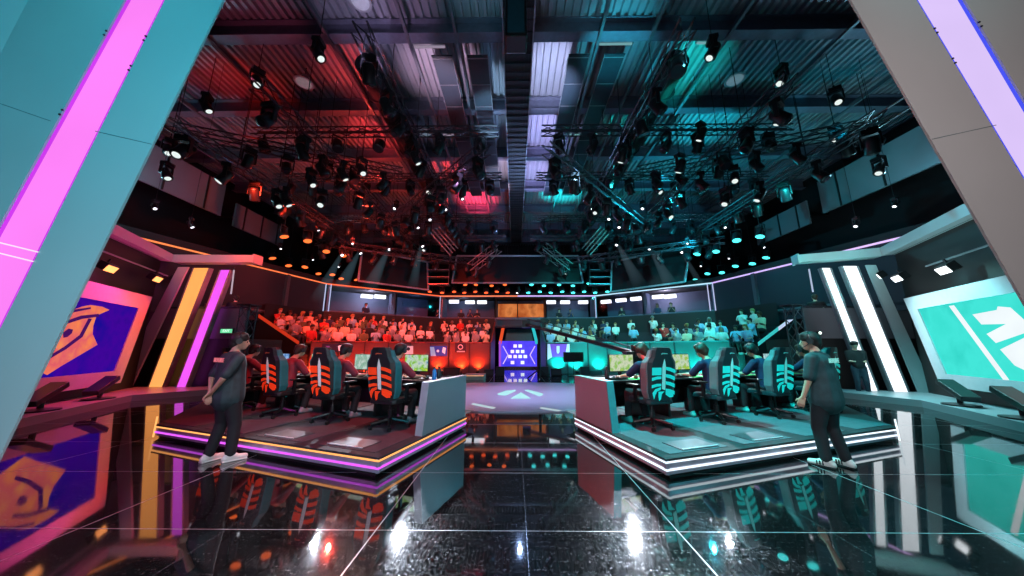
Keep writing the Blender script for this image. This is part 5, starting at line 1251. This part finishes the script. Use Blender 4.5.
# ---------------------------------------------------------------- glowing cones painted as lit haze under the bright spots
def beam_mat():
    m = bpy.data.materials.new('painted_haze_beam'); m.use_nodes = True; nt = m.node_tree; N = nt.nodes; L = nt.links; N.remove(N['Principled BSDF'])
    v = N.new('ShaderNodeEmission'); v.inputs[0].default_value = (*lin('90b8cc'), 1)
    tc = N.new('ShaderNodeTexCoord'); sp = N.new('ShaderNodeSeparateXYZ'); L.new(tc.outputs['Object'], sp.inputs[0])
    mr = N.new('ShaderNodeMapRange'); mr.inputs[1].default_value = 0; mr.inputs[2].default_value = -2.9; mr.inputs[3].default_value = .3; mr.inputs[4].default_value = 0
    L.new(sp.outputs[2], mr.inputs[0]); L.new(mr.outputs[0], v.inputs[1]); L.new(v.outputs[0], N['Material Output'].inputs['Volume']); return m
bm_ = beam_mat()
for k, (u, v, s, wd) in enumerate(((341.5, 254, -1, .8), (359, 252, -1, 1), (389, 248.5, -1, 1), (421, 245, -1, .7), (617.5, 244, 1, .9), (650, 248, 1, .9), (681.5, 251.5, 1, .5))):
    p = ay(u, v, 18.4 if k else 16.1); b = tag(MB().lathe([(.08, 0), (.5 * wd, -2.9)], 20).build('painted_haze_beam', bm_, None, True), 'faint pale glowing cone painted as a light beam in haze, %s along the balcony' % ORD[k], 'light beam', 'painted haze beams', 'stuff'); b.location = p; b.rotation_euler = (0, -s * .38 if k not in (3,) else .12, 0)
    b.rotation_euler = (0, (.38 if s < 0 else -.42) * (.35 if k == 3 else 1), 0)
# ================================================================== SIDE RISERS, CAMERA CREW, TOWERS, SIGNS
for s in (-1, 1):
    side = SIDE[s]; y = 11.8
    c = ay(205 if s < 0 else 840, 300, y); x0, x1 = (ay(150, 300, y).x, ay(251, 300, y).x) if s < 0 else (ay(800, 300, y).x, ay(915, 300, y).x)
    r = thing('camera_riser', 'raised dark camera platform with grey front boards behind the %s light columns' % side, 'riser')
    MB().box(((x0 + x1) / 2, y + 1.0, .95), (x1 - x0, 1.9, 1.9)).build('platform', BLACK, r)
    zt = 3.05
    MB().box(((x0 + x1) / 2, y, (1.9 + zt) / 2), (x1 - x0, .06, zt - 1.9)).build('front_board', mat('riser_board', '5a5a62', .7, var=.2, scale=.8), r)
    MB().tube((x0, y, zt + .05), (x1, y, zt + .05), .03).build('rail', STEEL, r)
    # camera operator
    px = ay(236 if s < 0 else 815, 297, y + .6)
    J = standing_pose([(-.2, .38, 1.2), (.2, .4, 1.25)], head=(.2, -.1, 0)); M = figure(J, .03, 'short', 1.05, False)
    b = person_obj(M, 'person', skinm('fair', 'd8b098'), HAIRM['brown'], SHMAT['black'], TRM[1], PLASTIC, None, None, False, 'shirt', (px.x, y + .62, 1.905), -s * .7)
    tag(b, 'camera operator in black standing on the %s-side riser' % side, 'person')
    tp = ay(225 if s < 0 else 826, 300, y + .8)
    # pole lamp on the riser
    t = thing('lamp_pole', 'slim upright white rod lamp at the end of the %s-side soffit' % side, 'lamp')
    q0, q1 = (ay(234, 270, 9.6), ay(231, 294, 9.6)) if s < 0 else (ay(809, 269, 9.6), ay(813, 292, 9.6))
    MB().tube(q0, q1, .02).build('rod', glow('rod_%d' % s, 'd8c0d0' if s < 0 else 'd0e0ff', .7), t); MB().tube(q0, q0 + Vector((0, 0, .15)), .012).build('hook', STEEL, t)
    # lattice tower
    tw = thing('truss_tower', 'thin black lattice tower standing behind the %s players' % side, 'tower', ay(243 if s < 0 else 799, 345, 9.9))
    tw.location.z = 0; top = ay(243 if s < 0 else 799, 306, 9.9).z
    T_ = truss_mesh(top, .3, .4, .02, .012).build('mast', TM, tw); T_.rotation_euler = (0, -PI / 2, 0)
    MB().box((0, 0, .02), (.8, .8, .03)).build('base_plate', STEEL, tw); MB().box((0, 0, top + .02), (.45, .45, .04)).build('top_plate', STEEL, tw)
ex = ay(227, 331, 11.7); e = thing('exit_sign', 'small glowing green exit sign beyond the referee on the orange side', 'sign', ex)
MB().box((0, 0, 0), (.5, .05, .2)).build('box', PLASTIC, e); MB().box((0, -.03, 0), (.44, .01, .15)).build('face', glow('exit_green', '70e8a8', .9), e)
text_mesh('EXIT', .13, 'lettering', glow('exit_white', 'e8fff4', 1.2), e, Vector((0, -.037, 0)), Matrix(((1, 0, 0), (0, 0, -1), (0, 1, 0))))
wl_ = ay(818, 333, 11.75); e = thing('wall_work_light', 'small round lit work light beyond the referee on the teal side', 'lamp', wl_)  # wall-type work light rather than a spotlight
MB().tube((0, 0, 0), (0, -.08, 0), .07, n=14).build('housing', PLASTIC, e); MB().tube((0, -.082, 0), (0, -.09, 0), .055, n=14).build('lens', glow('worklens', 'e8fff4', 2), e)
cp = ay(858, 365, 10.6); J = standing_pose([(-.1, .28, 1.1), (.12, .3, 1.12)], head=(.1, -.2, 0)); M = figure(J, .03, 'short', 1.0, False)
b = person_obj(M, 'person', skinm('fair', 'd8b098'), HAIRM['black'], SHMAT['black'], TRM[0], PLASTIC, None, None, False, 'shirt', (cp.x, 10.6, 0.0), 2.6)
tag(b, 'crew member in dark clothes half hidden behind the white light columns', 'person')
# ---------------------------------------------------------------- camera crane
j0, j1 = ay(532, 326, 17.2), ay(634, 353, 9.2)
cr = thing('camera_crane', 'long black camera crane boom reaching over the teal-side stage floor', 'crane')
MB().tube(j0 + (j0 - j1) * .12, j1, .10, .07, 8).build('boom', RIG, cr)
MB().tube(j0 + Vector((0, 0, .35)) + (j0 - j1) * .1, j1 + Vector((0, 0, .16)), .02).build('tension_cable', STEEL, cr)
bp_ = j0.lerp(j1, .12)
MB().tube((bp_.x, bp_.y, 0.05), bp_, .07).build('column', RIG, cr)
for k in range(3):
    a = k * 2 * PI / 3 + .5; MB().tube((bp_.x, bp_.y, .5), (bp_.x + .7 * math.cos(a), bp_.y + .7 * math.sin(a), .02), .03).build('leg', RIG, cr)
hd = MB().box(j1 + Vector((0, 0, -.12)), (.55, .45, .34)).build('camera_head', PLASTIC, cr, bevel=.02)
MB().tube(j1 + Vector((-.25, -.0, -.12)), j1 + Vector((-.5, .15, -.14)), .1, n=12).build('lens', PLASTIC, hd)
MB().box(j1 + Vector((.05, 0, .14)), (.18, .2, .18)).build('pan_motor', PLASTIC, cr)
wb = j0 + (j0 - j1) * .12; MB().box(wb, (.45, .45, .4)).build('counterweight', PLASTIC, cr)
# ================================================================== LIGHTING
# roof colour
for x, y, c, e in ((-10, 10, 'ff2818', 110), (-5.4, 9.3, 'ff4850', 170), (-4.4, 7.2, '8a7a98', 220), (4.6, 7.2, '3a98a0', 260), (-7.6, 7.5, '803040', 160), (-6.2, 12.6, 'ff3838', 150), (-4.2, 15.5, 'ff4040', 420), (-2.5, 19, 'ff3858', 380), (-2.6, 9.2, 'd0a8c0', 480), (-.9, 10.5, '90b0c8', 360), (1.3, 9.5, 'c0c4e8', 560), (-.8, 15, 'b098a8', 220), (1.2, 16, 'a098c8', 240), (1.5, 12.5, 'b0a8e0', 220), (3.2, 8.2, '30b0c0', 300), (5.8, 9.2, '14d8c4', 420), (4.6, 13, '18e0d0', 420), (3, 18, '18e0d8', 420), (8.5, 12, '0a8890', 300), (-1.0, 6.2, '50808c', 160), (2.2, 6.2, '40909c', 160), (12, 10, '0a6878', 200), (-3.6, 7.4, '907090', 160)):
    spot((x * .9, y - .8, 8.3), (x, y, ZC), c, e * (2.6 if y < 12 else 8), 58, .8, .06)
# audience
for s in (-1, 1):
    c = 'ff3a24' if s < 0 else '28e4e0'
    for x, y, e in ((3.5, 14.5, 700), (7.5, 11.5, 900), (9.5, 9.5, 600)):
        q = mir(s, (x * 1.0, y)); t = mir(s, (x * 1.15, y + 8.5))
        spot((q.x, q.y, 7.6), (t.x, t.y, 2.6), c, e * (4.2 if s < 0 else 3.0), 70, .7, .1)
    q = mir(s, (3.2, 13)); spot((q.x, q.y, 7.5), (*mir(s, (3.6, 21.5)), 2.8), 'ff8474' if s < 0 else 'b8f4f0', 1900, 40, .7, .2)
    q = mir(s, (6.0, 15)); spot((q.x, q.y, 8), (*mir(s, (8.8, 19.5)), 3), 'ff8070' if s < 0 else 'd0f4f4', 1300, 60, .7, .2)
# platforms and people
for s in (-1, 1):
    c = w3(s, 1, 0, -.6, 0)
    spot((c.x - s * 2.2, c.y + .3, 7.5), (c.x, c.y, .3), 'ff3030' if s < 0 else '18e0e0', 1800 if s < 0 else 6500, 60, .7, .15)
    spot((s * 6, 12.5, 7.5), w3(s, 1, .2, .8, .8), 'ffd8cc' if s < 0 else 'c8f8f4', 900, 45, .7, .15)
    spot((s * 1.2, 1.0, 6.5), (s * 4.2, 4.6, 1.0), 'dfe6f0', 1500, 26, .7, .1)
    spot((s * 2.5, 0.5, 6.8), w3(s, 1, 0, 0, .9), '50b8c0' if s < 0 else '80e0e0', 600, 50, .8, .1)
# barriers: cool on one, red on the other
spot((3.5, 2.5, 5.5), (-1.2, 5.7, .6), 'a0c8d8', 1200, 30, .7, .1)
spot((-3.5, 2.5, 5.5), (1.5, 5.7, .6), 'ff2848', 2200, 28, .7, .1)
spot((7.2, 1.8, 3.2), (4.0, 5.0, .1), '20e0e8', 420, 60, .8, .06); spot((-7.0, 1.8, 3.2), (-4.0, 5.0, .1), 'e040c0', 300, 60, .8, .06)
# stage disc
for x, c in ((-2, 'd0a0e0'), (2.4, '9ad0f4'), (.2, 'c8c0f0')): spot((x, 10, 8.5), (x * .6 + .1, 11, 0), c, 1500, 42, .8, .1)
# pylons
area((-1.4, -0.8, 3.4), (-2.9, 1.8, 2.9), '14cce4', 165, 1.2, 1.2)
area((-1.2, -.4, .9), (-2.7, 1.8, 1.2), 'e8e0ee', 75, .6, .6)
area((1.6, -0.8, 3.2), (3.3, 1.8, 2.8), 'dcc4c0', 140, 1.2, 1.2)
# added fill lamps, unseen sources that brighten the rig and upper walls
point((-8, 15, 6.8), 'ff4030', 600, .05); point((8.4, 15, 6.8), '20c0d8', 650, .05); point((.2, 16, 7.4), '7088b8', 500, .05)
for s in (-1, 1):
    point((X0 + s * 12.6, 9.5, 7.2), '5a8a98', 380, .05)
    spot((s * 9, 8, 6), (s * 11, 12, 2.6), 'b0a8b0', 130, 60, .8, .2)
# bright overhead spots glaring in the polished floor
for x, y, z, e in ((-5.8, 17.5, 7.6, 7500), (5.9, 17.5, 7.6, 7500), (-9.5, 16.5, 7.4, 1800), (10.0, 16.5, 7.4, 3500)):
    spot((x, y, z), (x * .17, 2.9, 0), 'e8f0ff', e, 24, .8, .12)
